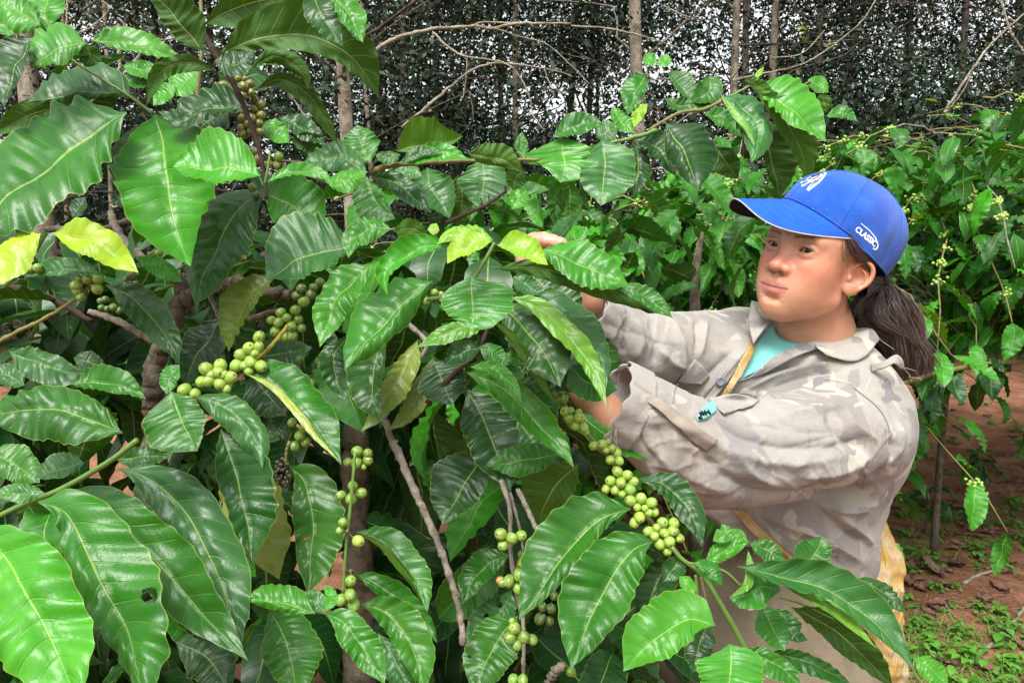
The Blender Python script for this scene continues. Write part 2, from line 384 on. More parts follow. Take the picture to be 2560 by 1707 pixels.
def cloth_blue():
    t = NT('blue_twill'); tc = t.n('ShaderNodeTexCoord').outputs['Object']
    n = t.noise(tc, 22, 5, .6); sp = t.noise(tc, 130, 2, .5)
    c = t.mix(t.sstep(n, .35, .7), (.008, .062, .36), (.016, .105, .48))
    c = t.mix(t.math('MULTIPLY', t.sstep(sp, .72, .78), .6), c, (.14, .35, .62)); c = t.mix(t.math('MULTIPLY', t.sstep(t.noise(tc, 6, 5, .7), .52, .75), .45), c, (.045, .10, .34))
    w = t.n('ShaderNodeTexWave', ins={'Vector': tc, 'Scale': 420.0, 'Distortion': .5}).outputs['Fac']
    b = t.bump(t.math('ADD', w, t.math('MULTIPLY', t.noise(tc, 90, 3, .6), 2.5)), .0007, .5)
    return t.surf(t.bsdf(c, .85, .2, b, Sheen_Weight=.15))
def plain(name, col, rough=.7, spec=.3, nz=0, bumpd=.0008, bs=300, **k):
    t = NT(name); tc = t.n('ShaderNodeTexCoord').outputs['Object']; c = col; b = None
    n = t.noise(tc, bs*.2, 4, .6); c = t.mix(t.math('MULTIPLY', t.sstep(n, .3, .8), nz), col, tuple(q*.45 for q in col))
    b = t.bump(t.noise(tc, bs, 4, .6), bumpd, .5)
    return t.surf(t.bsdf(c, rough, spec, b, **k))
def grid_faces(n, k, wrap=False):
    i = np.arange(n-1)[:, None]*k; kk = k if wrap else k-1; j = np.arange(kk)[None]; j2 = (j+1) % k
    return np.stack([i+j, i+j2, i+k+j2, i+k+j], -1).reshape(-1, 4)
def shell(V, n, k, th, wrap=False):
    """grid sheet -> closed sheet of thickness th"""
    V = V.reshape(n, k, 3); du = np.gradient(V, axis=0); dv = np.gradient(V, axis=1); N = nrm(np.cross(du, dv))
    A = V.reshape(-1, 3); B = (V-N*th).reshape(-1, 3); F = grid_faces(n, k, wrap); m = n*k
    G = F[:, ::-1]+m; E = []
    def edge(ids):
        for a, b in zip(ids[:-1], ids[1:]): E.append((a, a+m, b+m, b))
    ids = [np.arange(k), np.arange(k)[::-1]+(n-1)*k]
    if not wrap: ids += [np.arange(n)[::-1]*k, np.arange(n)*k+k-1]
    for q in ids:
        q = list(q)
        if wrap: q.append(q[0])
        edge(q)
    return np.concatenate([A, B]), np.concatenate([F, G, np.array(E)])
BLUE = cloth_blue()
def build_cap(parent):
    ph = np.linspace(0, 2*math.pi, 145)[:-1]; t = np.concatenate([np.linspace(0, 1, 60)])
    P, T = np.meshgrid(ph, t, indexing='ij'); V = crown(P.T, T.T)
    VV, FF = shell(K2W(V), 60, 144, -.0016, True)
    cap = obj('cap', mesh_np('cap', VV, FF), BLUE, parent); cap['label'] = 'blue cotton baseball cap with curved brim'
    # brim: a curved sheet running forward out of the front of the rim
    a = np.linspace(-1.3, 1.3, 61); s = np.linspace(0, 1, 26); A, S = np.meshgrid(a, s, indexing='ij')
    root = crown(A, 0*A+.02); reach = .082*np.cos(A*.62)**.55*(1-np.abs(A/1.3)**5.5)
    # outline bulges ahead, sides bend down
    y = root[..., 1]*(1+.06*S*(1-np.abs(A/1.3)**3)); x = root[..., 0]+reach*S
    z = root[..., 2]-.002-.30*S*.078*(.15+.25*S)-9.0*S**.8*(y**2)*(.30)+.004*S
    z = root[..., 2]-.48*(x-root[..., 0])-5.2*y*y*np.clip(S*1.6, 0, 1)*np.cos(A*1.2)
    B = np.stack([x, y, z], -1); VB, FB = shell(K2W(B), 61, 26, -.0022)
    nv = 61*26
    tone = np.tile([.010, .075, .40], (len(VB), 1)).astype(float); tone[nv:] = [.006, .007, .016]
    m = np.stack([A, S], -1).reshape(-1, 2)
    edge = np.concatenate([(m[:, 1] > .965), (m[:, 1] > .95)]); 
    brim = obj('brim', mesh_np('brim', VB, FB, attrs={'tone': tone}), tone_mat('brim_cloth', .85, .2, (40, .35, (1.5, 1.4, 1.2)), (500, .0006, .6)), cap)
    ed = B[:, -1]; tube_obj('brim_piping', K2W(ed+np.array([.0004, 0, -.0008])), .0011, plain('cream_piping', (.46, .42, .35), .85, .2, .6), cap, 6)
    # stitch rows on the brim, seam welts on the crown
    for q in (5, 9, 13, 17, 21): tube_obj('stitching', K2W(B[2:-2, q]+np.array([0, 0, .0003])), .0003, BLUE, cap, 4)
    for k in range(6):
        tt = np.linspace(.0, .97, 30); c0 = crown(np.full(30, k*math.pi/3), tt, .0004)
        tube_obj('seam', K2W(c0), .0009, BLUE, cap, 5)
    aa = np.linspace(-1.28, 1.28, 40); tube_obj('brim_seam', K2W(crown(aa, 0*aa+.035, .0006)), .0012, BLUE, cap, 5)
    ph2 = np.linspace(0, 2*math.pi, 90); tube_obj('sweatband_edge', K2W(crown(ph2, 0*ph2+.004, -.0004)), .0016, BLUE, cap, 6)
    b0 = K2W([[0, 0, KH-.001]])[0]; 
    u, v = np.meshgrid(np.linspace(0, 1, 6), np.linspace(0, 2*math.pi, 17)[:-1], indexing='ij'); r = .0065*np.sin(u*math.pi/2)
    bv = K2W(np.stack([r*np.cos(v), r*np.sin(v), KH+.003*np.cos(u*math.pi/2)-.001], -1)).reshape(-1, 3)
    obj('top_button', mesh_np('top_button', bv, grid_faces(6, 16, True)), BLUE, cap)
    # lettering and badge, raised thread on the cloth
    white = plain('white_thread', (.78, .79, .80), .8, .3, .15, .0006, 900)
    cu = bpy.data.curves.new('word', 'FONT'); cu.body = 'CLASSIC'; cu.size = 1; cu.align_x = 'CENTER'; cu.offset = .022; cu.resolution_u = 3
    to = bpy.data.objects.new('word_tmp', cu); COL.objects.link(to); bpy.context.view_layer.update()
    tm = bpy.data.meshes.new_from_object(to); bpy.data.objects.remove(to)
    co = np.empty(len(tm.vertices)*3, np.float32); tm.vertices.foreach_get('co', co); co = co.reshape(-1, 3)
    faces = [tuple(p.vertices) for p in tm.polygons]
    import bmesh
    def decal(name, P2, faces, c, ex, ey, sc, mat, th=.0011, sub=0):
        """P2: flat outline points; laid on the crown around (phi, t)=c, ex/ey in (phi, t) per metre"""
        bm = bmesh.new(); vs_ = [bm.verts.new((p[0], p[1], 0)) for p in P2]
        for f in faces:
            try: bm.faces.new([vs_[i] for i in f])
            except ValueError: pass
        bmesh.ops.triangulate(bm, faces=bm.faces)
        if sub: bmesh.ops.subdivide_edges(bm, edges=bm.edges, cuts=sub, use_grid_fill=True)
        r = bmesh.ops.extrude_face_region(bm, geom=bm.faces[:])
        top = [g for g in r['geom'] if isinstance(g, bmesh.types.BMVert)]
        for v in top: v.co.z = 1
        for v in bm.verts:
            a = c[0]+(v.co.x*ex[0]+v.co.y*ey[0])*sc; tt = c[1]+(v.co.x*ex[1]+v.co.y*ey[1])*sc
            p = K2W(crown(np.array([a]), np.array([tt]), -.0003+th*v.co.z))[0]; v.co = p
        bmesh.ops.recalc_face_normals(bm, faces=bm.faces)
        me = bpy.data.meshes.new(name); bm.to_mesh(me); bm.free(); return obj(name, me, mat, cap)
    rot = WORD_ROT; ex = (math.cos(rot)/.09, math.sin(rot)/.13); ey = (-math.sin(rot)/.09, math.cos(rot)/.13)
    decal('classic_lettering', co[:, :2]*.0125, faces, WORD_C, ex, ey, .76, white, sub=1)
    sw = [(-.020, .0155), (0, .0150), (.015, .0125), (.0275, .0065), (.0305, .001), (.0275, -.0035), (.0215, -.0035), (.0225, -.0015), (.0265, -.0015), (.0280, .0015), (.0255, .0060), (.0140, .0112), (0, .0138), (-.020, .0147)]
    n = len(sw); sf = [(i, i+1, n-2-i, n-1-i) for i in range(n//2-1)]
    decal('swoosh_mark', np.array(sw), sf, WORD_C, ex, ey, .76, white, sub=1)
    # dog badge: pale body with dark line work
    ex2 = (math.cos(DOG_ROT)/.10, math.sin(DOG_ROT)/.125); ey2 = (-math.sin(DOG_ROT)/.10, math.cos(DOG_ROT)/.125)
    body = [(-.021, -.004), (-.024, .004), (-.022, .012), (-.015, .0175), (-.006, .018), (.002, .0165), (.010, .013), (.017, .008), (.0215, .001), (.0225, -.008), (.023, -.017), (.0165, -.0175), (.0135, -.012), (.0120, -.006), (.006, -.006), (.0045, -.012), (.0030, -.0195), (-.0040, -.0195), (-.0045, -.015), (-.0070, -.010), (-.0100, -.0100), (-.0125, -.0185), (-.0190, -.0185), (-.0180, -.0120)]
    decal('dog_badge', np.array(body), [tuple(range(len(body)))], DOG_C, ex2, ey2, 1.0, plain('badge_print', (.46, .49, .52), .85, .2, .2, .0005, 900), .0006, sub=2)
    ink = plain('badge_ink', (.05, .06, .10), .85, .2)
    def ink_line(pts, r=.0008):
        q = catmull(np.array(pts), 14)*1.0; a = DOG_C[0]+q[:, 0]*ex2[0]+q[:, 1]*ey2[0]; tt = DOG_C[1]+q[:, 0]*ex2[1]+q[:, 1]*ey2[1]
        tube_obj('badge_line', K2W(crown(a, tt, .0010)), r, ink, cap, 4)
    for pts in ([(-.019, .004), (-.016, .0085), (-.011, .0090), (-.0080, .004), (-.0100, -.001), (-.0160, -.002), (-.019, .004)], [(-.0165, .0055), (-.014, .0065)], [(-.0120, .0060), (-.0100, .0055)], [(-.016, .001), (-.0135, .0025), (-.0110, .0005)],
                [(-.013, -.004), (-.010, -.007), (-.006, -.004)], [(-.004, .008), (.0020, .003), (.002, -.004)], [(.009, .009), (.0120, .002), (.0105, -.005)], [(.0165, .002), (.0150, -.006), (.019, -.012)], [(-.016, -.009), (-.0145, -.015)], [(.000, -.009), (-.0005, -.016)], [(-.021, .009), (-.019, .013), (-.015, .0115)], [(-.008, .012), (-.003, .014)]):
        ink_line(pts)
    return cap
WORD_C, WORD_ROT = (1.47, .085), -.02
DOG_C, DOG_ROT = (.12, .36), -.25
def strands(name, curves, R, mat, parent, k=3):
    """curves (N, n, 3) in world"""
    N, n, _ = curves.shape; T = nrm(np.gradient(curves, axis=1)); ref = nrm(rng.normal(size=(N, 1, 3))); A = nrm(np.cross(T, ref)); B = np.cross(T, A)
    prof = np.sin(np.linspace(.25, math.pi*.97, n))**.5; a = np.arange(k)/k*2*math.pi
    V = curves[:, :, None]+(R*prof)[None, :, None, None]*(np.cos(a)[None, None, :, None]*A[:, :, None]+np.sin(a)[None, None, :, None]*B[:, :, None])
    V = V.reshape(-1, 3); i = np.arange(n-1)[:, None]*k; j = np.arange(k)[None]; j2 = (j+1) % k
    F = np.stack([i+j, i+j2, i+k+j2, i+k+j], -1).reshape(-1, 4); F = (F[None]+(np.arange(N)*n*k)[:, None, None]).reshape(-1, 4)
    tone = np.repeat(np.clip(rng.normal(1, .3, N), .4, 2), n*k)
    return obj(name, mesh_np(name, V, F, attrs={'shade': tone}), mat, parent)
def hair_mat():
    t = NT('dark_hair'); a = t.n('ShaderNodeAttribute', attribute_name='shade').outputs['Fac']
    c = t.n('ShaderNodeVectorMath', operation='SCALE'); c.inputs[0].default_value = (.070, .045, .036); t.set(c.inputs['Scale'], a)
    s = t.bsdf(c.outputs[0], .27, .6, None, Anisotropic=.5); return t.surf(s)
HAIR = hair_mat()
def build_hair(parent):
    # ponytail
    N = 4600; n = 16; out = []
    base = cc(2196, 700, 1.315); locks = [(rng.uniform(-1, 1), rng.normal(size=3)*.008, rng.normal(size=3)*.010, rng.normal()*.02, rng.uniform(.72, 1.08), rng.uniform(.3, 1)) for _ in range(70)]
    for _ in range(N):
        q = rng.random(); s = rng.normal(size=3)*np.array([.007, .007, .010])
        lk = locks[int(rng.integers(70))]; side = np.clip(lk[0]+rng.normal()*.07, -1, 1); dep = lk[3]+rng.normal()*.004
        mx = 2213+side*72+rng.normal()*6; L = lk[4]+rng.normal()*.04
        p0 = base+s*.8; 
        p1 = cc(2196+side*34+12, 722+abs(side)*8, 1.32)+np.array([0, 0, dep*.6])
        p2 = cc(mx, 790+rng.normal()*8, 1.32)+np.array([0, 0, dep])
        ex = 2263+side*24+rng.normal()*10
        p3 = cc(mx*.35+ex*.65+6, 790+75*L, 1.325)+np.array([0, 0, dep])
        p4 = cc(ex+rng.normal()*7, 790+128*L+rng.normal()*8, 1.33)+np.array([0, 0, dep*.8])
        c = catmull([p0, p1, p2+lk[1]*.7, p3+lk[2], p4+lk[2]*1.2], n); w = lk[1]*.55+rng.normal(size=3)*.0012; ph = lk[5]*6+rng.normal()*.3
        c += np.sin(np.linspace(0, 7, n)+ph)[:, None]*w*np.linspace(0, 1, n)[:, None]; out.append(c)
    # flyaways
    for _ in range(26):
        p2 = cc(2215+rng.normal()*70, 780+rng.normal()*40, 1.32+rng.normal()*.02); p3 = p2+np.array([rng.normal()*.03+.012, rng.uniform(.02, .07), rng.normal()*.01])
        out.append(catmull([base+rng.normal(size=3)*.008, (base+p2)/2+rng.normal(size=3)*.01, p2, p3], n))
    h = strands('ponytail', C2W(np.array(out)), .00058, HAIR, parent)
    # hair combed back under the cap, over the temple and behind the ear
    out = []
    for _ in range(2000):
        u = rng.random(); 
        a0 = np.array([.050-.040*u, .060+.004*u, .078-.010*u])+rng.normal(size=3)*.0015       # temple, beneath the rim
        a1 = np.array([.030-.034*u, .0785+.002*u, .052-.016*rng.random()-.004*u])+rng.normal(size=3)*.0012
        a2 = np.array([-.012-.014*u, .0845, .033+rng.normal()*.006])
        a3 = np.array([-.052, .070, .012+rng.normal()*.012]); a4 = np.array([-.090, .040, -.010+rng.normal()*.010]); a5 = c2h(base)+rng.normal(size=3)*.005
        out.append(catmull([a0, a1, a2, a3, a4, a5], n))
    for _ in range(1300):
        z = rng.uniform(-.055, .02); y = rng.uniform(.03, .07)
        a0 = np.array([-.035-.02*rng.random(), .062+.004*rng.normal(), z]); a1 = np.array([-.066, .055, z*.6+rng.normal()*.004]); a2 = c2h(base)+rng.normal(size=3)*.006
        out.append(catmull([a0, a1, (a1+a2)/2+np.array([-.004, 0, 0]), a2], n))
    for _ in range(14):   # loose wisps before the ear
        a0 = np.array([.045, .068, .052])+rng.normal(size=3)*.004; a1 = a0+np.array([-.006, .004, -.018]); a2 = a1+np.array([-.008+rng.normal()*.004, .001, -.016*rng.random()])
        out.append(catmull([a0, a1, a2], n))
    strands('scalp_hair', H2W(np.array(out)), .00042, HAIR, parent)
    return h
EYE = tone_mat('eye', .15, .2)

# ================================================================ coffee leaves
NV = 11.0; SL = 1.15
WT = [0, .02, .06, .14, .26, .40, .55, .68, .78, .86, .92, .965, 1]; WW = [.03, .05, .22, .56, .86, 1.0, .98, .86, .68, .46, .25, .10, .004]
def leaf_grid(mid, latA, latB, nrmv, L, n=36, m=9, wave=.12, quilt=.035, fold=.1, seed=0, wl=1.0):
    """mid (n,3) rib; latA/latB (n,3) half widths as vectors; nrmv (3,) or (n,3) upper side"""
    r = np.random.default_rng(seed); t = np.linspace(0, 1, n); w = np.interp(t, WT, WW)
    um = np.sin(np.linspace(-1, 1, 2*m+1)*math.pi/2*.94)/math.sin(math.pi/2*.94)
    T, U = np.meshgrid(t, um, indexing='ij'); au = np.abs(U); A = U > 0
    ph = r.uniform(0, 6.28, 6); f = r.uniform(.85, 1.15, 2)*NV/1.0
    Wd = w[:, None]*(1+.028*au*np.where(A, np.sin(6.283*f[0]*T+ph[0]), np.sin(6.283*f[1]*T+ph[1]))+.05*np.where(A, np.sin(6.283*2.7*T+ph[4]), np.sin(6.283*2.3*T+ph[5])))
    P = mid[:, None]+(latA[:, None]*np.where(A, U, 0)[..., None]-latB[:, None]*np.where(A, 0, -U)[..., None]*-1*-1)*Wd[..., None]
    half = (np.linalg.norm(latA, axis=1)+np.linalg.norm(latB, axis=1)).max()/2
    half = min(half, L*.2)
    fq = NV*.82
    am = .55+.45*np.sin(6.283*1.4*T+ph[5])
    wv = wave*.88*au**2*am*np.where(A, np.sin(6.283*fq*wl*(T-.09*au)+ph[2]), np.sin(6.283*fq*wl*(T-.09*au)+ph[3]))*np.minimum(w[:, None]*1.6, 1)
    sv = T*NV-au*SL; q = quilt*(np.abs(np.sin(math.pi*sv))**.7)*np.clip(au*5, 0, 1)*(1-au**4*.6)*w[:, None]
    curl = r.normal()*.22; big = (.10*np.sin(6.283*(T*r.uniform(1.1, 1.9)+U*.35)+ph[4])+.07*np.sin(6.283*(T*2.6-U*.5)+ph[1]))*w[:, None]-curl*au**2.5*w[:, None]
    h = (wv+q+big+fold*(au**1.2)*w[:, None]-.045*np.exp(-(au/.10)**2)*w[:, None])*half
    nn = nrmv if np.ndim(nrmv) == 2 else np.tile(nrmv, (n, 1))
    P = P+nn[:, None]*h[..., None]
    uv = np.stack([U*.5+.5, T], -1).reshape(-1, 2)
    return P.reshape(-1, 3), grid_faces(n, 2*m+1), uv
def leaf_mat():
    t = NT('coffee_leaf'); oi = t.n('ShaderNodeObjectInfo'); uv = t.n('ShaderNodeUVMap', uv_map='UVMap').outputs[0]
    s = t.n('ShaderNodeSeparateXYZ'); t.set(s.inputs[0], uv); tc = t.n('ShaderNodeTexCoord').outputs['Object']
    rnd = oi.outputs['Random']; add = t.n('ShaderNodeVectorMath', operation='ADD'); t.set(add.inputs[0], tc)
    cx = t.n('ShaderNodeCombineXYZ'); t.set(cx.inputs[0], t.math('MULTIPLY', rnd, 31.0)); t.set(cx.inputs[1], t.math('MULTIPLY', rnd, 17.0)); t.set(add.inputs[1], cx.outputs[0]); V = add.outputs[0]
    au = t.math('ABSOLUTE', t.math('MULTIPLY_ADD', s.outputs[0], 2.0, -1.0)); v = s.outputs[1]
    fr = t.math('FRACT', t.math('SUBTRACT', t.math('MULTIPLY', v, NV), t.math('MULTIPLY', au, SL)))
    dist = t.math('MINIMUM', fr, t.math('SUBTRACT', 1.0, fr))
    vein = t.math('SUBTRACT', 1.0, t.sstep(dist, .012, .060)); vein = t.math('MULTIPLY', vein, t.math('SUBTRACT', 1.0, t.sstep(au, .72, .98)))
    rib = t.math('SUBTRACT', 1.0, t.sstep(t.math('DIVIDE', au, t.math('MULTIPLY_ADD', v, -.8, 1.35)), .012, .040))
    col = oi.outputs['Color']
    n1 = t.noise(V, 14, 4, .55); n2 = t.noise(V, 70, 4, .6); fine = t.n('ShaderNodeTexVoronoi', ins={'Vector': V, 'Scale': 260.0}, feature='DISTANCE_TO_EDGE').outputs[0]
    c = t.mix(t.sstep(n1, .3, .7), t.mix(1.0, col, (.72, .78, .8), 'MULTIPLY'), t.mix(1.0, col, (1.25, 1.15, 1.1), 'MULTIPLY'))
    c = t.mix(t.math('MULTIPLY', t.sstep(n2, .55, .8), .3), c, t.mix(1.0, col, (1.7, 1.35, .9), 'MULTIPLY'))
    vc = t.mix(.45, t.mix(1.0, col, (2.4, 1.9, 1.6), 'MULTIPLY'), (.13, .26, .05))
    c = t.mix(t.math('MULTIPLY', vein, .36), c, vc); c = t.mix(t.math('MULTIPLY', rib, .75), c, t.mix(.65, vc, (.24, .36, .08)))
    edge = t.sstep(au, .955, .998); c = t.mix(t.math('MULTIPLY', edge, .5), c, (.24, .32, .07))
    # blemishes: rare brown specks, pale dust
    sp = t.math('MULTIPLY', t.sstep(t.noise(V, 45, 2, .5), .74, .77), t.sstep(t.noise(V, 9, 2, .5), .5, .65)); c = t.mix(t.math('MULTIPLY', sp, .8), c, (.16, .09, .03))
    du = t.math('MULTIPLY', t.sstep(t.noise(V, 230, 3, .7), .62, .72), t.sstep(t.noise(V, 12, 2, .5), .62, .75)); c = t.mix(t.math('MULTIPLY', du, .16), c, (.45, .5, .45))
    under = t.mix(.4, col, (.045, .125, .012)); under = t.mix(t.math('MULTIPLY', vein, .6), under, (.17, .25, .07)); under = t.mix(rib, under, (.26, .34, .12))
    bf = t.n('ShaderNodeNewGeometry').outputs['Backfacing']
    cc_ = t.mix(bf, c, under)
    ro = t.math('ADD', t.math('MULTIPLY_ADD', n2, .16, .27), t.math('MULTIPLY', bf, .25)); ro = t.math('ADD', ro, t.math('MULTIPLY', du, .3))
    h = t.math('ADD', t.math('MULTIPLY', vein, -1.6), t.math('MULTIPLY', fine, .7)); h = t.math('ADD', h, t.math('MULTIPLY', n2, .45)); h = t.math('ADD', h, t.math('MULTIPLY', rib, -1.2))
    b = t.bump(h, .0006, .5)
    p = t.bsdf(cc_, ro, .34, b)
    tr = t.n('ShaderNodeBsdfTranslucent'); t.set(tr.inputs[0], t.mix(1.0, c, (2.6, 2.1, .7), 'MULTIPLY')); t.set(tr.inputs['Normal'], b)
    mx = t.n('ShaderNodeMixShader'); mx.inputs[0].default_value = .16; t.set(mx.inputs[1], p.outputs[0]); t.set(mx.inputs[2], tr.outputs[0])
    return t.surf(mx.outputs[0])
LEAF = leaf_mat()
PAL = {'d': (.010, .056, .008), 'm': (.017, .112, .006), 'b': (.031, .190, .008), 'p': (.028, .115, .024), 'l': (.17, .34, .015), 'k': (.080, .215, .018), 'u': (.018, .080, .006), 'v': (.045, .145, .008), 'y': (.20, .33, .012), 'Y': (.22, .31, .045), 'o': (.135, .205, .03)}  # 'p' is a paler green: sky sheen painted into the leaf colour
GLOSS = {}
def jit(c, s=.12):
    f = 1+rng.normal()*s; return tuple(float(np.clip(q*f*(1+rng.normal()*.05), .004, .9)) for q in c)
TILES = {'A': (0, 0), 'B': (800, 0), 'C': (1660, 0), 'D': (0, 550), 'E': (800, 550), 'F': (1660, 550), 'G': (0, 1107), 'H': (800, 1107), 'I': (1660, 1107)}
def tl(T, x, y): o = TILES[T]; return o[0]+x/2.6133, o[1]+y/2.6133
_ls = [100]
def leaf_px(T, pts, wa, wb, d0, col, k=.55, kx=0.0, bow=0.0, fold=.12, wave=.13, holes=(), parent=None, name='leaf', label=None, quilt=.085):
    """one leaf, its midrib and apparent half widths read off the photograph, stood at distance d0; k tips it back so that it faces the sky"""
    _ls[0] += 1; P2 = np.array([tl(T, *q) for q in pts]); n = 78; M = catmull(P2, n); s = d0/FPX; wa /= 2.22; wb /= 2.22
    tg = nrm(np.gradient(M, axis=0)); nl = np.stack([tg[:, 1], -tg[:, 0]], 1); c = M.mean(0); t = np.linspace(0, 1, n)
    def dep(q): return d0+s*(k*(c[1]-q[:, 1])+kx*(q[:, 0]-c[0]))
    def to3(q, d): return np.stack([(q[:, 0]-1280)/FPX*d, (q[:, 1]-853.5)/FPX*d, d], 1)
    d_m = dep(M)-bow*s*np.linalg.norm(P2[-1]-P2[0])*np.sin(np.pi*t); mid = to3(M, d_m)
    def lat(w):
        q = M+nl*w; return to3(q, dep(q)+(d_m-dep(M)))-mid
    LA, LB = lat(wa), lat(-wb); L = np.linalg.norm(np.diff(mid, axis=0), axis=1).sum()
    nv = nrm(np.cross(np.gradient(mid, axis=0), LA-LB)); sg = np.sign(-(nv[:, 2]).mean()); nv = nv*sg        # towards the viewer
    rr = np.random.default_rng(_ls[0])
    V, F, uv = leaf_grid(mid, LA, -LB, nv, L, n, 8, wave*rr.uniform(.8, 1.3), quilt, fold*rr.uniform(.6, 1.3), _ls[0])
    V = V.reshape(n, 17, 3)
    V = C2W(V.reshape(-1, 3))
    if holes:
        q = W2C(V); px = np.stack([1280+FPX*q[:, 0]/q[:, 2], 853.5+FPX*q[:, 1]/q[:, 2]], 1); keep = np.ones(len(F), bool)
        for hx, hy, hr in holes:
            h = np.array(tl(T, hx, hy)); hr = hr/2.6133; dd = px-h; e = np.linalg.norm(dd, axis=1)
            inside = e < hr*.8; keep &= ~inside[F].all(1); mm = e < hr*1.15
            px[mm] = h+dd[mm]/np.maximum(e[mm], 1e-6)[:, None]*hr
            V[mm] = C2W(np.stack([(px[mm, 0]-1280)/FPX*q[mm, 2], (px[mm, 1]-853.5)/FPX*q[mm, 2], q[mm, 2]], 1))
            keep &= ~mm[F].all(1)
        F = F[keep]
    # which way the faces look: the glossy side is shown unless the underside is
    a, b_, c_ = V[F[:, 0]], V[F[:, 1]], V[F[:, 3]]; fn = np.cross(b_-a, c_-a).sum(0); toc = CAM-V.mean(0)
    show_top = col not in 'uv'
    if ((fn@toc) > 0) != show_top: F = F[:, ::-1]
    o = obj(name, mesh_np(name, V, F, uv=uv), LEAF, parent, tuple(q*f for q, f in zip(jit(PAL[col], .14), (1+(abs(rng.normal())*.16 if col in 'dmb' else 0), 1.0, 1.0))))
    if label: o['label'] = label
    return o
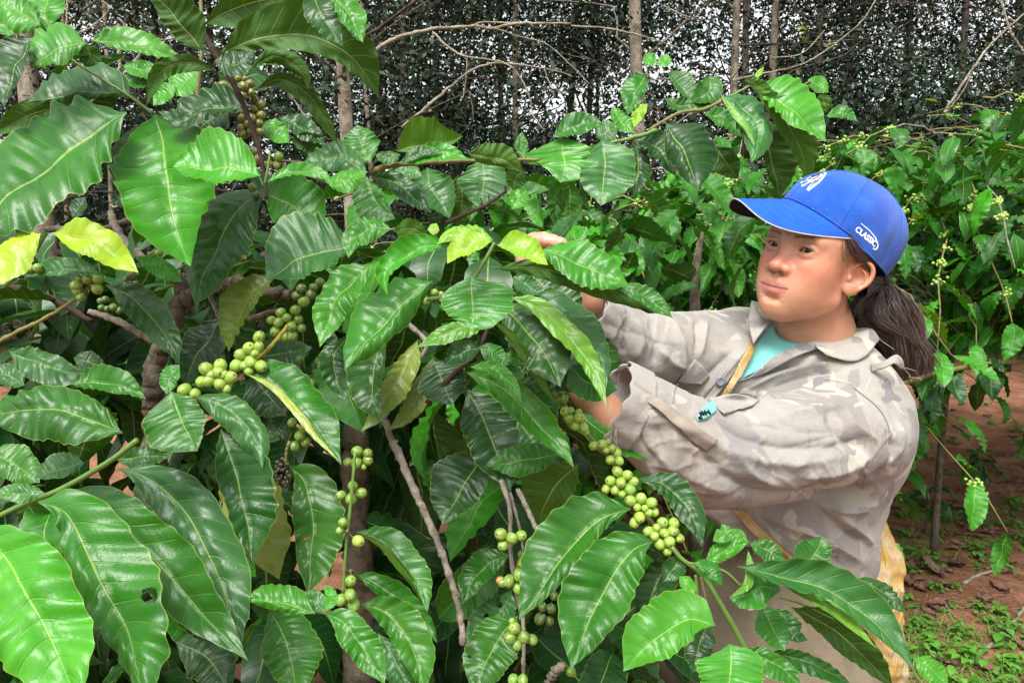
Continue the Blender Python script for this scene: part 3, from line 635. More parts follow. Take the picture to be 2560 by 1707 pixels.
# ---------------------------------------------------------------- the big coffee bush she is picking from
bush = empty('coffee_bush', W(420, 1900, 1.15), 'large coffee bush with glossy leaves and green cherries filling the left and centre foreground', 'coffee bush')
LD = '''A .62 m 240 270 825,735 550,900 250,1130 0,1360 -200,1560 k.7
A .66 b 290 250 1010,748 1075,1000 1110,1300 1165,1560 1245,1740
A .60 b 115 175 1700,1150 1500,1100 1300,1100 1130,1090
A .72 u 90 90 660,700 300,720 -80,880
A .70 p 35 180 860,640 700,590 440,630 180,665
A .66 b 75 160 560,285 420,310 300,360 200,450
A .66 b 80 50 590,265 850,290 1050,350 1190,385
A .67 p 35 30 610,245 740,215 845,235
A .69 u 60 90 560,290 590,370 555,440
A .60 b 110 90 265,165 100,60 -80,-40
A .62 b 115 115 300,190 300,60 320,-120
A .70 b 80 80 60,240 50,150 60,80
A .64 d 60 170 200,250 130,400 60,560 30,700
A .60 u 70 140 1330,340 1210,200 1080,40 950,-60
A .58 u 200 80 1450,345 1700,255 2000,235 2250,340 2380,480 2475,640
A .60 u 110 160 1330,165 1480,80 1680,10 2000,-20 2350,60
A .52 d 75 85 2040,-100 2080,60 2160,190 2240,305
A .56 b 90 60 2150,-60 2280,100 2370,280
A .64 d 70 70 1400,400 1540,420 1670,330
A .64 u 60 50 1400,460 1220,410 1050,470 955,690
A .66 u 55 45 1640,440 1780,370 1900,410 1990,500 2015,590
A .68 u 50 55 1670,585 1840,520 2000,610 2110,760 2210,950
A .67 d 70 110 1640,690 1400,700 1180,790 1030,730
A .70 d 110 120 1500,700 1350,800 1230,920
A .74 b 60 35 1035,440 920,450 800,430
A .74 b 45 40 980,560 880,530 775,530
A .75 b 95 95 1290,450 1200,540 1120,620
A .74 b 50 50 1150,560 1080,610 1000,690
A .66 b 16 16 1670,440 1750,410 1825,435
A .72 b 65 65 1800,770 1800,850 1890,935
A .74 d 65 60 1820,770 1980,840 2130,950
A .74 u 60 60 2150,970 2020,930 1900,920
A .70 p 70 90 2400,1130 2200,1030 1960,1090
A .62 b 38 32 1745,1190 1900,1125 2070,1135 2210,1225
A .64 b 60 60 2130,1190 2250,1180 2400,1120
A .72 p 170 150 1740,1260 1600,1330 1480,1480 1350,1750 1275,2000
A .72 m 165 140 1720,1260 1850,1310 1990,1410 2120,1540
A .75 d 50 60 860,1140 760,1060 650,1030
A .80 d 80 60 1000,1400 860,1300 720,1330
A .76 d 45 45 470,1420 520,1350 560,1290
D .58 y 100 98 345,85 600,140 780,250 905,345 q
D .58 y 95 110 265,90 150,170 0,330 -100,430 q
D .70 p 35 65 660,350 450,330 160,370
D .70 b 50 55 880,240 1040,300 1195,405
D .72 d 105 95 695,425 850,500 1000,650 1110,800 1170,940
D .72 o 60 110 1800,370 1640,500 1540,680 1495,860
D .80 d 120 115 1440,620 1370,780 1260,920 1210,1080
D .66 p 125 230 2300,170 2150,200 1950,260 1735,395
D .52 m 175 140 800,1390 560,1290 280,1235 -150,1280
D .56 m 130 230 1120,1120 1170,1260 1220,1380 1290,1510
D .60 m 45 60 1170,945 1110,1040 1090,1140
D .66 p 75 110 60,860 250,930 430,990 570,990
D .62 m 90 55 460,1075 640,1060 810,1090 955,1170
D .76 d 60 55 480,900 580,930 700,965
D .70 p 60 75 160,1080 60,1020 -60,1000
D .62 p 90 100 1265,1150 1450,1210 1600,1330 1690,1480 1715,1620
D .66 m 165 25 1530,990 1720,1030 1880,1170 2030,1330 2140,1480 2230,1600
D .645 Y 12 32 1600,1000 1780,1080 1950,1250 2060,1400 2150,1500 2210,1570
D .74 d 120 130 1640,1010 1740,1130 1870,1280
D .74 d 60 70 1900,1230 1830,1350 1740,1460
D .78 d 90 110 1600,900 1800,880 2040,830
G .60 m 120 95 -60,60 60,120 170,190 260,260
E .64 b 95 110 345,290 210,400 90,560 0,830
E .58 m 80 190 735,400 560,530 400,690 260,850 160,980
E .54 b 62 70 840,170 680,180 520,260 420,370 440,490
E .545 l 45 40 1130,130 1000,80 850,95 760,160
E .52 l 50 72 1125,140 1000,160 900,210 830,285 q
E .52 l 78 58 1155,165 1280,180 1380,230 1490,295 q
E .56 b 125 110 1450,195 1640,260 1820,340 2020,430
E .575 u 65 65 1140,320 1400,310 1700,390 1950,480 2150,560 2310,640
E .56 m 55 45 1940,450 2060,470 2180,540 2305,640
E .54 m 240 170 985,370 990,480 1000,640 985,720
E .53 k 62 45 1130,630 980,690 820,740 635,830
E .60 d 175 135 1180,560 1350,720 1480,900 1570,1090
E .595 v 32 28 1110,640 1230,740 1330,870 1430,1030 1535,1200
E .585 k 64 60 1230,500 1400,560 1560,700 1700,850 1800,1010 1870,1230
E .60 p 120 80 1330,460 1520,570 1680,720 1800,900 1870,1100
E .62 m 105 110 1640,950 1750,1060 1945,1110
E .66 d 130 150 1400,380 1520,480 1640,580 1710,640
E .62 p 45 65 1260,370 1350,420 1440,490
E .66 d 95 75 170,770 90,900 110,1050 165,1180
E .64 d 60 140 420,740 370,900 340,1100 400,1320
E .68 o 95 55 640,780 560,950 450,1130 360,1270 270,1380
E .70 o 65 60 740,900 650,1120 560,1270 450,1370
E .66 d 135 140 740,920 800,1050 860,1210
E .64 d 70 55 1050,830 920,870 805,950
E .62 m 50 60 1040,830 1140,870 1240,950
E .61 b 40 40 1215,920 1265,900 1315,960
E .60 b 42 42 980,960 1120,970 1240,1060 1320,1190
E .62 m 85 90 940,990 1150,1070 1330,1230 1470,1380 1580,1500 1660,1620
E .63 m 85 85 1260,1050 1380,1120 1460,1220 1540,1380
E .68 d 155 145 965,1110 1060,1290 1140,1480 1245,1770
E .74 p 115 115 1270,1280 1400,1450 1530,1610
H .66 m 82 100 1570,70 1400,100 1250,130 1090,145
H .70 d 115 190 1075,60 970,230 880,380 800,535
H .72 v 110 175 1690,140 1560,260 1470,400 1430,530
H .60 m 85 212 2030,430 1850,490 1700,610 1550,800 1430,980 1300,1155 g
H .58 m 165 222 2180,640 2060,690 1950,810 1850,980 1750,1180 1640,1470 g
H .64 d 110 100 2340,760 2250,830 2180,960 2080,1260 g
I .50 b 135 190 335,1190 170,1150 0,1240 -140,1350 -265,1490
H .52 b 105 92 30,1110 150,1170 260,1310 340,1430 425,1580
H .60 p 65 95 380,1240 470,1380 560,1568 600,1700
H .60 m 130 85 270,1052 430,1110 570,1270 640,1450 690,1640
H .66 m 78 60 225,850 380,930 540,1050 690,1200 770,1310
H .68 m 120 18 240,580 400,650 540,800 640,950 700,1120
H .67 v 10 32 240,580 400,655 540,805 640,955 700,1120
G .66 m 192 98 1890,150 1985,250 2035,450 2035,700 2010,990
H .74 p 85 112 1250,960 1200,1080 1080,1200 930,1310 h1150,1015,28 h1170,1055,22 h1085,1130,22
H .68 m 135 145 1290,1130 1180,1260 1090,1420 1000,1640 h975,1395,14 h1030,1515,15
H .72 m 70 90 1240,730 1100,790 1000,900 930,1050
H .85 d 50 45 960,740 800,680 610,700
H .85 d 90 90 1000,370 1040,500 1100,640
I .62 d 82 72 -165,235 0,270 120,380 200,520 250,680 g
I .60 b 60 50 270,790 400,700 560,640
I .60 b 50 42 320,640 400,590 380,525
I .61 b 40 40 400,600 480,610 545,640
I .62 m 50 60 560,650 680,700 790,780
I .56 m 110 95 900,860 960,760 1010,680 1035,605
I .57 m 42 32 930,840 1070,850 1210,890
I .50 p 110 95 480,805 760,870 1050,950 1300,1110 1480,1290 1640,1490 g
I .495 k 30 36 780,930 960,1010 1110,1090 1250,1210 1390,1340
I .54 u 115 62 830,1070 1050,1180 1280,1370 1500,1600
I .58 d 52 62 1205,920 1350,930 1470,1000 1580,1110
I .52 b 62 62 1640,1400 1750,1480 1860,1600
I .52 m 112 75 765,960 640,940 520,1000 425,1010
I .515 k 28 25 550,700 560,830 540,930 430,1010
I .54 m 82 92 640,1060 680,1150 740,1260 790,1360
I .58 d 62 42 720,1080 800,1180 850,1260 940,1290
I .48 b 190 190 430,1310 440,1400 430,1520 420,1700
I .52 m 52 92 470,1360 640,1400 800,1490 900,1600
I .54 m 42 72 650,1370 850,1400 1050,1480 1240,1590
I .62 d 85 85 290,1160 230,1320 190,1500
I .60 d 65 60 110,740 60,820 -10,910
I .56 b 40 40 100,870 160,930 190,1010
I .56 m 60 42 190,780 290,830 380,930
G .42 b 270 330 -200,520 0,720 170,960 320,1270 440,1540 500,1750
G .47 m 310 150 250,385 430,460 560,700 700,1000 850,1300 950,1700 h975,995,56
G .52 m 200 150 450,300 680,430 950,700 1180,950 1350,1150 1620,1420
G .515 Y 14 20 1250,680 1320,860 1380,1080 1470,1230 1550,1340 1622,1420
G .56 p 185 170 780,170 1000,250 1230,480 1390,780 1480,1050 1550,1420 g
G .58 d 90 95 1100,880 1200,1050 1330,1200 1450,1320 g
G .62 d 150 150 1150,1300 1350,1400 1500,1620
G .60 d 212 92 1440,-90 1530,180 1600,450 1650,778 g
G .66 o 195 155 1480,40 1600,350 1700,620 1825,892
G .54 b 45 112 2060,1115 1900,1060 1750,1030 1590,1020
G .55 p 45 62 2120,1110 2060,1040 1955,985
G .54 b 30 42 2130,1100 2160,1000 2110,930
G .60 m 182 152 1760,1090 1850,1250 1900,1420 1940,1660
G .56 p 50 90 555,130 400,170 225,225
G .58 p 50 55 300,330 120,330 -60,330
G .62 d 50 70 760,110 930,90 1115,80
B .70 v 168 28 500,990 650,955 800,945 935,890
B .69 b 40 62 520,1060 680,1015 830,995 975,1045
B .685 p 35 25 530,1075 650,1005 800,985
B .70 v 88 42 960,1000 1080,1030 1200,1050 1322,1132
B .72 m 112 105 330,1060 270,950 240,815
B .71 m 40 32 525,1010 440,1030 360,1010
B .74 d 62 62 330,1150 480,1190 600,1280 732,1392
B .68 m 52 130 290,1150 340,1260 400,1360 492,1432
B .76 p 52 52 475,1130 580,1120 665,1150
B .78 p 112 95 700,1095 720,1220 800,1340 850,1430
B .74 p 142 142 1060,1035 1070,1180 1040,1365 g
B .80 d 62 72 740,1220 780,1380 760,1565
B .80 u 62 72 900,1140 930,1300 890,1490
B .73 u 62 62 1350,1120 1290,1150 1260,1245
E .68 d 150 150 1330,640 1420,800 1520,950 1650,1130
E .66 d 110 120 1560,700 1640,820 1720,960 1760,1110
E .56 b 70 70 470,60 330,60 210,130 185,250
E .58 v 70 60 690,100 600,60 480,70
E .60 l 32 30 740,100 745,60 760,20'''
def parse(txt, parent):
    for ln in txt.split('\n'):
        f = ln.split(); T, d, col, wa, wb = f[0], float(f[1]), f[2], float(f[3]), float(f[4]); pts = []; kw = {}; holes = []
        for q in f[5:]:
            if q[0] == 'k': kw['k'] = float(q[1:])
            elif q == 'q': kw['quilt'] = .03; kw['wave'] = .05
            elif q == 'g': kw['quilt'] = .10
            elif q[0] == 'h': holes.append(tuple(float(x) for x in q[1:].split(',')))
            else: pts.append(tuple(float(x) for x in q.split(',')))
        if col in 'uv' and 'k' not in kw: kw['k'] = -.35
        leaf_px(T, pts, wa, wb, depth_of(d), col, holes=holes, parent=parent, **kw)
def depth_of(d): return d*1.25
parse(LD, bush)
# ---------------------------------------------------------------- coffee bush behind her hand and cap
bush2 = empty('coffee_bush', W(1900, 1500, 2.0)*np.array([1, 1, 0]), 'coffee bush with long pale ribbed leaves arching above and behind the blue cap', 'coffee bush')
LD2 = '''B 1.5 b 150 210 1575,900 1590,1000 1600,1100 1570,1195
B 1.52 m 60 62 1520,900 1650,830 1760,810 1862,832
B 1.52 m 32 42 1340,1040 1310,950 1320,860
B 1.48 p 180 140 1840,915 1860,1050 1850,1200 1835,1345
B 1.56 d 72 92 2060,930 2080,1100 2050,1290
B 1.55 d 72 72 2060,915 2200,960 2322,1150
C 1.46 d 205 70 10,800 80,920 150,1040 222,1238 g
B 1.6 m 50 82 2140,480 2070,590 2010,752
C 1.6 p 72 42 30,470 110,560 192,672
C 1.58 m 72 72 300,490 290,600 180,672
C 1.57 m 32 52 0,640 120,690 350,670
B 1.58 b 50 42 1910,700 1960,790 2052,872
B 1.58 l 36 36 2140,680 2080,740 2050,832
C 1.42 p 95 85 380,630 500,680 610,820 605,960 572,1062
C 1.415 k 22 22 365,610 450,720 540,830 590,960
C 1.38 b 155 65 600,570 740,650 900,790 1056,928
C 1.40 v 42 32 530,515 620,565 730,650
C 1.42 v 115 65 600,590 740,720 860,900 920,1080 935,1185
C 1.50 u 155 45 640,780 690,1000 760,1292
C 1.52 m 42 62 260,740 400,780 532,902
C 1.54 u 70 80 330,960 400,1050 480,1170
C 1.42 l 14 14 595,515 620,480 652,440
C 1.9 b 52 42 940,520 1010,560 1075,605
C 1.9 v 42 52 1030,610 1050,680 1062,735
C 1.9 m 36 36 1060,760 1170,740 1262,792
B 1.6 b 40 40 2130,350 2160,390 2200,410
B 1.6 b 35 35 2300,390 2250,400 2200,420
B 1.56 p 60 60 1800,900 1880,860 1950,830
B 1.54 b 60 50 1350,1240 1300,1290 1250,1370'''
_dep = depth_of
def depth_of(d): return d*1.08
parse(LD2, bush2)
# ---------------------------------------------------------------- branches and cherries of the near bushes
def bark_mat(name, a, b, sc=30, rough=.9, bd=.004):
    t = NT(name); tc = t.n('ShaderNodeTexCoord').outputs['Object']; n = t.noise(tc, sc, 6, .7); n2 = t.noise(tc, sc*5, 4, .7)
    c = t.mix(t.sstep(n, .35, .65), a, b); c = t.mix(t.math('MULTIPLY', t.sstep(n2, .6, .75), .45), c, (.36, .35, .32))
    return t.surf(t.bsdf(c, rough, .2, t.bump(t.math('ADD', n2, t.math('MULTIPLY', n, 2)), bd, .8)))
TRUNK = bark_mat('coffee_bark', (.050, .041, .028), (.135, .115, .082), 28)
WOOD = bark_mat('grey_twig', (.11, .094, .070), (.27, .245, .195), 40, bd=.002)
GREEN = plain('green_stem', (.10, .20, .035), .5, .4, .4, .0005, 300); OLIVE = plain('olive_stem', (.17, .15, .05), .6, .3, .5, .0008, 200); DARKTW = plain('dark_twig', (.045, .03, .022), .85, .2, .5, .002, 200)
def stem(T, pts, r0, r1, d, mat, parent, d1=None, name='branch', k=8, knobs=True):
    d *= 1.25 if parent is bush else 1.08; d1 = d if d1 is None else d1*(1.25 if parent is bush else 1.08)
    P2 = [tl(T, *q) for q in pts]; n = max(14, len(pts)*8); C_ = catmull([(*p, d+(d1-d)*i/max(len(P2)-1, 1)) for i, p in enumerate(P2)], n)
    P = np.array([cc(*q) for q in C_]); s = d/FPX/2.6133; R = np.linspace(r0, r1, n)*s
    if name == 'trunk': P = P+rng.normal(size=P.shape)*R[:, None]*.12; R = R*(1+rng.normal(size=n)*.05)
    elif knobs: R = R*(1+.28*np.clip(np.sin(np.linspace(0, n*.55, n))**8, 0, 1)+rng.normal(size=n)*.04); P = P+rng.normal(size=P.shape)*R[:, None]*.10
    return tube_obj(name, C2W(P), R, mat, parent, k, .03)
S = stem
S('D', [(1000, 1620), (1010, 1400), (1000, 1130), (1030, 900), (1090, 740), (1160, 600), (1190, 430), (1180, 380)], 78, 48, .86, TRUNK, bush, name='trunk', k=14)
S('H', [(250, -200), (230, 300), (260, 900), (250, 1600), (260, 2400)], 85, 110, .98, TRUNK, bush, name='trunk', k=12)
S('D', [(1180, 520), (1300, 470), (1430, 440), (1600, 420), (1750, 470), (1900, 490)], 56, 34, .86, TRUNK, bush, k=12)
S('D', [(1180, 400), (1000, 300), (850, 180), (760, 50), (720, -60)], 34, 20, .88, WOOD, bush)
S('D', [(300, 60), (650, 60), (850, 10), (1030, 20)], 20, 26, .9, TRUNK, bush)
S('D', [(580, 595), (760, 655), (880, 720), (1000, 790)], 18, 24, .76, WOOD, bush)
S('D', [(60, 440), (300, 500), (600, 660)], 26, 16, .86, DARKTW, bush)
S('D', [(0, 790), (130, 720), (260, 660), (430, 560), (585, 440)], 14, 10, .72, OLIVE, bush)
S('D', [(1340, 450), (1400, 560), (1440, 650)], 14, 14, .74, WOOD, bush)
S('D', [(1620, 650), (1740, 610), (1860, 590)], 16, 14, .80, WOOD, bush)
S('D', [(1880, 690), (1800, 790), (1690, 900), (1560, 960), (1480, 1010), (1400, 1060)], 13, 9, .695, plain('yellow_stem', (.34, .30, .04), .6, .3, .6, .001, 60), bush)
S('D', [(300, 85), (265, 140), (170, 300), (30, 430)], 15, 18, .60, GREEN, bush, knobs=False)
S('A', [(1220, -60), (1290, 140), (1390, 330), (1500, 500), (1560, 620), (1620, 760), (1690, 960), (1730, 1180), (1740, 1300)], 24, 12, .66, DARKTW, bush)
S('A', [(1310, -40), (1320, 300), (1285, 640)], 12, 14, .72, OLIVE, bush, knobs=False)
S('A', [(1765, 1000), (1750, 1100), (1730, 1200)], 9, 9, .63, GREEN, bush, knobs=False)
S('A', [(420, 350), (540, 440), (800, 600), (1000, 740)], 7, 10, .70, GREEN, bush)
S('A', [(250, 160), (300, 200), (180, 60)], 6, 6, .63, GREEN, bush, knobs=False)
S('B', [(320, 1130), (430, 1090), (520, 1075), (900, 1055), (1300, 1045), (1430, 1045)], 18, 10, .72, OLIVE, bush)
S('B', [(820, 1460), (950, 1400), (1090, 1335), (1220, 1250)], 15, 9, .72, DARKTW, bush)
for x, y in ((960, 1390), (1060, 1345), (1110, 1320), (1215, 1250), (850, 1450)):
    for a in range(3): S('B', [(x, y), (x+rng.normal()*18, y-22+rng.normal()*18)], 8, 4, .72, DARKTW, bush, name='bud', k=5, knobs=False)
S('E', [(1140, 150), (1080, 260), (1000, 390), (900, 480), (700, 520)], 12, 14, .57, GREEN, bush, knobs=False)
S('E', [(1130, 560), (1040, 850), (870, 1010), (700, 1200)], 12, 16, .66, DARKTW, bush)
S('E', [(560, 660), (700, 820), (560, 1000), (430, 1250), (440, 1350), (520, 1560)], 14, 22, .70, WOOD, bush)
S('H', [(470, -10), (520, 90), (620, 320), (750, 600), (850, 880), (910, 1100), (940, 1320)], 24, 20, .66, WOOD, bush, k=10)
S('H', [(1180, 240), (1240, 430), (1245, 700), (1290, 1000), (1330, 1200), (1325, 1600)], 15, 13, .64, WOOD, bush)
S('H', [(1290, 300), (1350, 420), (1430, 600)], 17, 14, .63, WOOD, bush)
S('H', [(1240, 320), (1290, 500), (1330, 700)], 10, 8, .65, WOOD, bush)
S('H', [(230, 60), (200, 400), (170, 700), (150, 980)], 11, 9, .63, GREEN, bush)
S('H', [(180, 600), (260, 590)], 9, 5, .63, DARKTW, bush); S('H', [(160, 840), (250, 850)], 9, 5, .63, DARKTW, bush)
S('H', [(1590, 1440), (1530, 1500), (1480, 1600)], 26, 30, .64, WOOD, bush)
S('G', [(1890, -10), (1870, 60), (1870, 140)], 10, 8, .66, OLIVE, bush)
S('G', [(900, -20), (700, 130), (400, 300), (200, 380), (-60, 500)], 20, 17, .60, GREEN, bush, knobs=False)
S('E', [(1480, 1050), (1600, 1200), (1750, 1400), (1900, 1560)], 10, 12, .68, OLIVE, bush)
S('H', [(1850, 0), (1950, 200), (2060, 380), (2200, 560), (2350, 740)], 12, 15, .655, OLIVE, bush)
S('I', [(50, 680), (120, 760), (250, 860), (380, 1070), (520, 1320), (600, 1500)], 14, 20, .60, GREEN, bush, knobs=False)
S('I', [(205, 860), (230, 1050), (300, 1160)], 10, 9, .60, GREEN, bush, knobs=False); S('I', [(240, 870), (270, 1010), (290, 1120)], 8, 8, .60, OLIVE, bush, knobs=False)
S('I', [(150, 780), (380, 830), (500, 930)], 8, 8, .59, GREEN, bush, knobs=False); S('I', [(760, 1005), (900, 1050), (1110, 1150)], 9, 7, .53, GREEN, bush, knobs=False)
S('C', [(-100, 850), (100, 740), (260, 715), (380, 660)], 9, 12, 1.55, OLIVE, bush2); S('B', [(1430, 1045), (1700, 980), (2050, 900), (2200, 850)], 10, 14, 1.55, GREEN, bush2)
S('C', [(380, 660), (560, 560), (620, 500)], 10, 6, 1.5, GREEN, bush2); S('C', [(900, 560), (960, 530)], 5, 5, 1.9, GREEN, bush2)
tube_obj('trunk', np.array([W(1750, 1450, 2.35)*[1, 1, 0], W(1745, 1000, 2.3), W(1735, 700, 2.25), W(1760, 560, 2.2)]), [.03, .024, .014, .003], TRUNK, bush2, 10)
# cherries: a plump berry with its small brown eye, shared mesh
def cherry_mesh(n=11, k=14):
    u = np.linspace(0, math.pi, n); v = np.arange(k)/k*2*math.pi; U, V_ = np.meshgrid(u, v, indexing='ij')
    r = 1-.10*np.exp(-(U/.20)**2)+.03*np.cos(2*V_)*np.sin(U); z = np.cos(U)*1.10*r; x = np.sin(U)*r*np.cos(V_)*.97; y = np.sin(U)*r*np.sin(V_)
    V3 = np.stack([x, y, z], -1).reshape(-1, 3); uv = np.stack([V_/6.2832, U/math.pi], -1).reshape(-1, 2)
    return mesh_np('cherry', V3, grid_faces(n, k, True)[:, ::-1], uv=uv)
def cherry_mat():
    t = NT('green_cherry'); oi = t.n('ShaderNodeObjectInfo'); tc = t.n('ShaderNodeTexCoord').outputs['Object']; s = t.n('ShaderNodeSeparateXYZ'); t.set(s.inputs[0], tc)
    ang = t.math('ARCTAN2', s.outputs[1], s.outputs[0]); st = t.math('SINE', t.math('ADD', t.math('MULTIPLY', ang, 5.0), t.math('MULTIPLY', t.noise(tc, 2.5, 3, .6), 5.0)))
    c = t.mix(t.math('MULTIPLY', t.sstep(st, .2, 1.0), .42), oi.outputs['Color'], t.mix(.6, oi.outputs['Color'], (.50, .62, .24)))
    c = t.mix(t.math('MULTIPLY', t.noise(tc, 3, 3, .6), .35), c, t.mix(1.0, oi.outputs['Color'], (.6, .7, .5), 'MULTIPLY'))
    rr = t.math('SQRT', t.math('ADD', t.math('MULTIPLY', s.outputs[0], s.outputs[0]), t.math('MULTIPLY', s.outputs[1], s.outputs[1])))
    top = t.sstep(s.outputs[2], .5, .8); eye = t.math('MULTIPLY', t.math('SUBTRACT', 1.0, t.sstep(rr, .13, .21)), top); ring = t.math('MULTIPLY', t.math('SUBTRACT', 1.0, t.sstep(rr, .20, .30)), top)
    c = t.mix(t.math('MULTIPLY', ring, .5), c, (.30, .26, .06)); c = t.mix(eye, c, (.06, .035, .015))
    return t.surf(t.bsdf(c, .33, .5, t.bump(t.noise(tc, 8, 3, .5), .0004, .4), Subsurface_Weight=.12, Subsurface_Scale=.004))
CH_ME = cherry_mesh(); CHM = cherry_mat(); CH_ME.materials.append(CHM)
CH_COL = {'g': (.24, .38, .05), 'G': (.15, .27, .035), 'D': (.065, .13, .025), 'o': (.13, .14, .035), 'r': (.62, .16, .07), 'k': (.02, .014, .016), 'w': (.40, .46, .16)}
def cherries(T, lst, d, col, parent, label=None, rs=1.0):
    """cluster: the little stalk knot with the cherries around it; lst of (x, y, r) read off the photograph"""
    d *= 1.25; c = np.mean([tl(T, q[0], q[1]) for q in lst], 0)
    m = MB(); cw = W(c[0], c[1], d+.012)
    for q in lst:
        p = W(*tl(T, q[0], q[1]), d); m.add(*[a for a in tube(np.array([cw, (cw+p)/2+rng.normal(size=3)*.001, p]), [.0018, .0014, .0012], 5, False)])
    knot = obj('cherry_cluster', m.mesh('cherry_cluster'), DARKTW if col in 'Dok' else OLIVE, parent)
    if label: knot['label'] = label
    rs_ = sorted(lst, key=lambda q: q[2])
    for q in lst:
        cl = q[3] if len(q) > 3 else col; px = tl(T, q[0], q[1]); r = q[2]/2.6133/FPX*d*rs; off = np.array(px)-c; dd = d+.5*np.linalg.norm(off)/FPX*d*.5-rng.random()*.004
        o = bpy.data.objects.new('cherry', CH_ME); COL.objects.link(o); col_ = jit(CH_COL[cl], .10); o.color = (*col_, 1)
        ax = nrm(np.array([off[0]*.03+rng.normal()*.45, off[1]*.03+.25+rng.normal()*.4, -.9])); w = nrm(M_CW@ax)
        R = Vector(w).to_track_quat('Z', 'Y').to_matrix().to_4x4() @ Matrix.Rotation(rng.random()*6.28, 4, 'Z')
        o.matrix_basis = Matrix.Translation(W(*px, dd)) @ R @ Matrix.Diagonal((r*rng.uniform(.93, 1.05), r, r*rng.uniform(.98, 1.12), 1)); o.parent = knot; o.matrix_parent_inverse = parent_inv(knot)
def blob(T, x, y, w, h, n, r, d, col, parent, **k):
    L = []; tries = 0
    while len(L) < n and tries < 4000:
        tries += 1; a = rng.random()*6.28; q = math.sqrt(rng.random()); px, py = x+math.cos(a)*q*w, y+math.sin(a)*q*h
        if all((px-b[0])**2+(py-b[1])**2 > (1.35*r)**2 for b in L): L.append((px, py, r*rng.uniform(.85, 1.1)))
    cherries(T, L, d, col, parent, **k)
cherries('D', [(1350, 975, 47), (1440, 950, 43), (1427, 993, 40), (1320, 1055, 39), (1365, 1052, 41), (1440, 1068, 43), (1505, 1030, 43), (1480, 1100, 33), (1390, 1010, 36), (1460, 1010, 34)], .655, 'g', bush, 'bright green cherries in the round cluster left of the yellow stem')
cherries('D', [(1205, 1108, 42), (1275, 1135, 36)], .655, 'g', bush)
cherries('D', [(1692, 765, 39), (1628, 838, 43), (1575, 880, 41), (1640, 925, 43), (1545, 950, 42), (1705, 955, 42), (1690, 830, 36), (1628, 985, 33), (1600, 950, 34), (1665, 870, 33)], .675, 'g', bush)
cherries('D', [(1822, 668, 34), (1875, 640, 32), (1905, 692, 36), (1912, 755, 37), (1800, 728, 36), (1870, 765, 33), (1950, 650, 32), (1968, 705, 31), (1775, 655, 30), (1835, 605, 32), (1930, 590, 36), (1985, 535, 37)], .71, 'G', bush)
cherries('D', [(1970, 450, 36), (2030, 485, 34), (2090, 410, 33), (2050, 440, 30), (1940, 495, 33)], .74, 'D', bush)
cherries('D', [(578, 390, 34), (640, 388, 32), (498, 430, 33), (505, 462, 33), (635, 452, 36), (520, 385, 25), (530, 505, 28)], .70, 'G', bush)
cherries('D', [(822, 385, 17), (822, 425, 22), (860, 412, 18), (885, 408, 16), (870, 360, 38, 'D')], .74, 'G', bush)
cherries('D', [(660, 530, 24), (690, 520, 25), (740, 570, 26), (665, 572, 22), (700, 580, 22), (780, 590, 24)], .78, 'D', bush)
cherries('D', [(250, 315, 34), (205, 320, 28), (1035, 220, 27), (1105, 175, 18)][:2], .70, 'G', bush)
cherries('D', [(1035, 220, 27), (975, 222, 16), (1110, 178, 20)], .78, 'G', bush)
cherries('D', [(1580, 235, 16), (1600, 248, 14), (1570, 250, 14)], .78, 'w', bush)
cherries('D', [(1958, 1410, 34), (1990, 1355, 38), (1930, 1478, 35), (1995, 1450, 33), (1910, 1322, 32)], .70, 'G', bush)
cherries('D', [(2040, 1065, 33), (1980, 1045, 24), (1960, 915, 30, 'D')], .74, 'D', bush)
cherries('D', [(130, 680, 42), (45, 690, 24)], .80, 'k', bush)
cherries('A', [(1462, 560, 33), (1500, 590, 36), (1590, 568, 36), (1632, 550, 30), (1640, 605, 27), (1585, 625, 32), (1460, 625, 24), (1555, 515, 24), (1600, 520, 22)], .69, 'o', bush)
cherries('A', [(1700, 690, 34), (1665, 650, 27), (1540, 735, 33), (1585, 775, 30), (1645, 775, 33), (1705, 755, 30), (1660, 715, 26), (1600, 740, 28), (1580, 835, 28), (1645, 855, 33), (1700, 860, 30), (1590, 875, 36), (1675, 905, 31), (1620, 810, 28), (1695, 805, 28)], .70, 'o', bush)
cherries('A', [(1680, 990, 28), (1690, 1045, 31), (1645, 1020, 24), (1820, 1028, 33, 'G'), (1805, 1083, 27), (1760, 1075, 27)], .69, 'o', bush)
cherries('A', [(1652, 1230, 31), (1670, 1270, 26)], .74, 'D', bush)
cherries('B', [(440, 1130, 22), (405, 1132, 18), (270, 1352, 24), (110, 1300, 18)], .76, 'w', bush)
cherries('E', [(690, 530, 38), (748, 475, 26), (790, 485, 22), (620, 550, 34, 'D'), (645, 510, 28, 'D')], .60, 'G', bush)
cherries('E', [(1600, 1250, 33), (1640, 1242, 24), (1628, 1297, 32), (1692, 1290, 36), (1665, 1342, 32), (1722, 1352, 33), (1690, 1255, 24), (1740, 1385, 18)], .66, 'g', bush)
cherries('E', [(1545, 1090, 26), (1575, 1110, 28), (1575, 1165, 28), (1540, 1130, 22)], .68, 'G', bush)
cherries('E', [(1788, 1475, 30), (1848, 1465, 36), (1905, 1490, 30), (1938, 1520, 35), (1880, 1448, 22)], .65, 'g', bush)
cherries('H', [(1895, 110, 30), (1955, 118, 31), (1790, 20, 24), (1870, 50, 22)], .645, 'g', bush)
cherries('H', [(1943, 188, 36), (2005, 210, 34), (1898, 247, 35), (1965, 258, 37), (2048, 252, 34), (1928, 305, 33), (2022, 303, 39), (1975, 330, 27), (1868, 300, 30)], .63, 'g', bush, 'fullest bright green cluster hanging below the torn cuff')
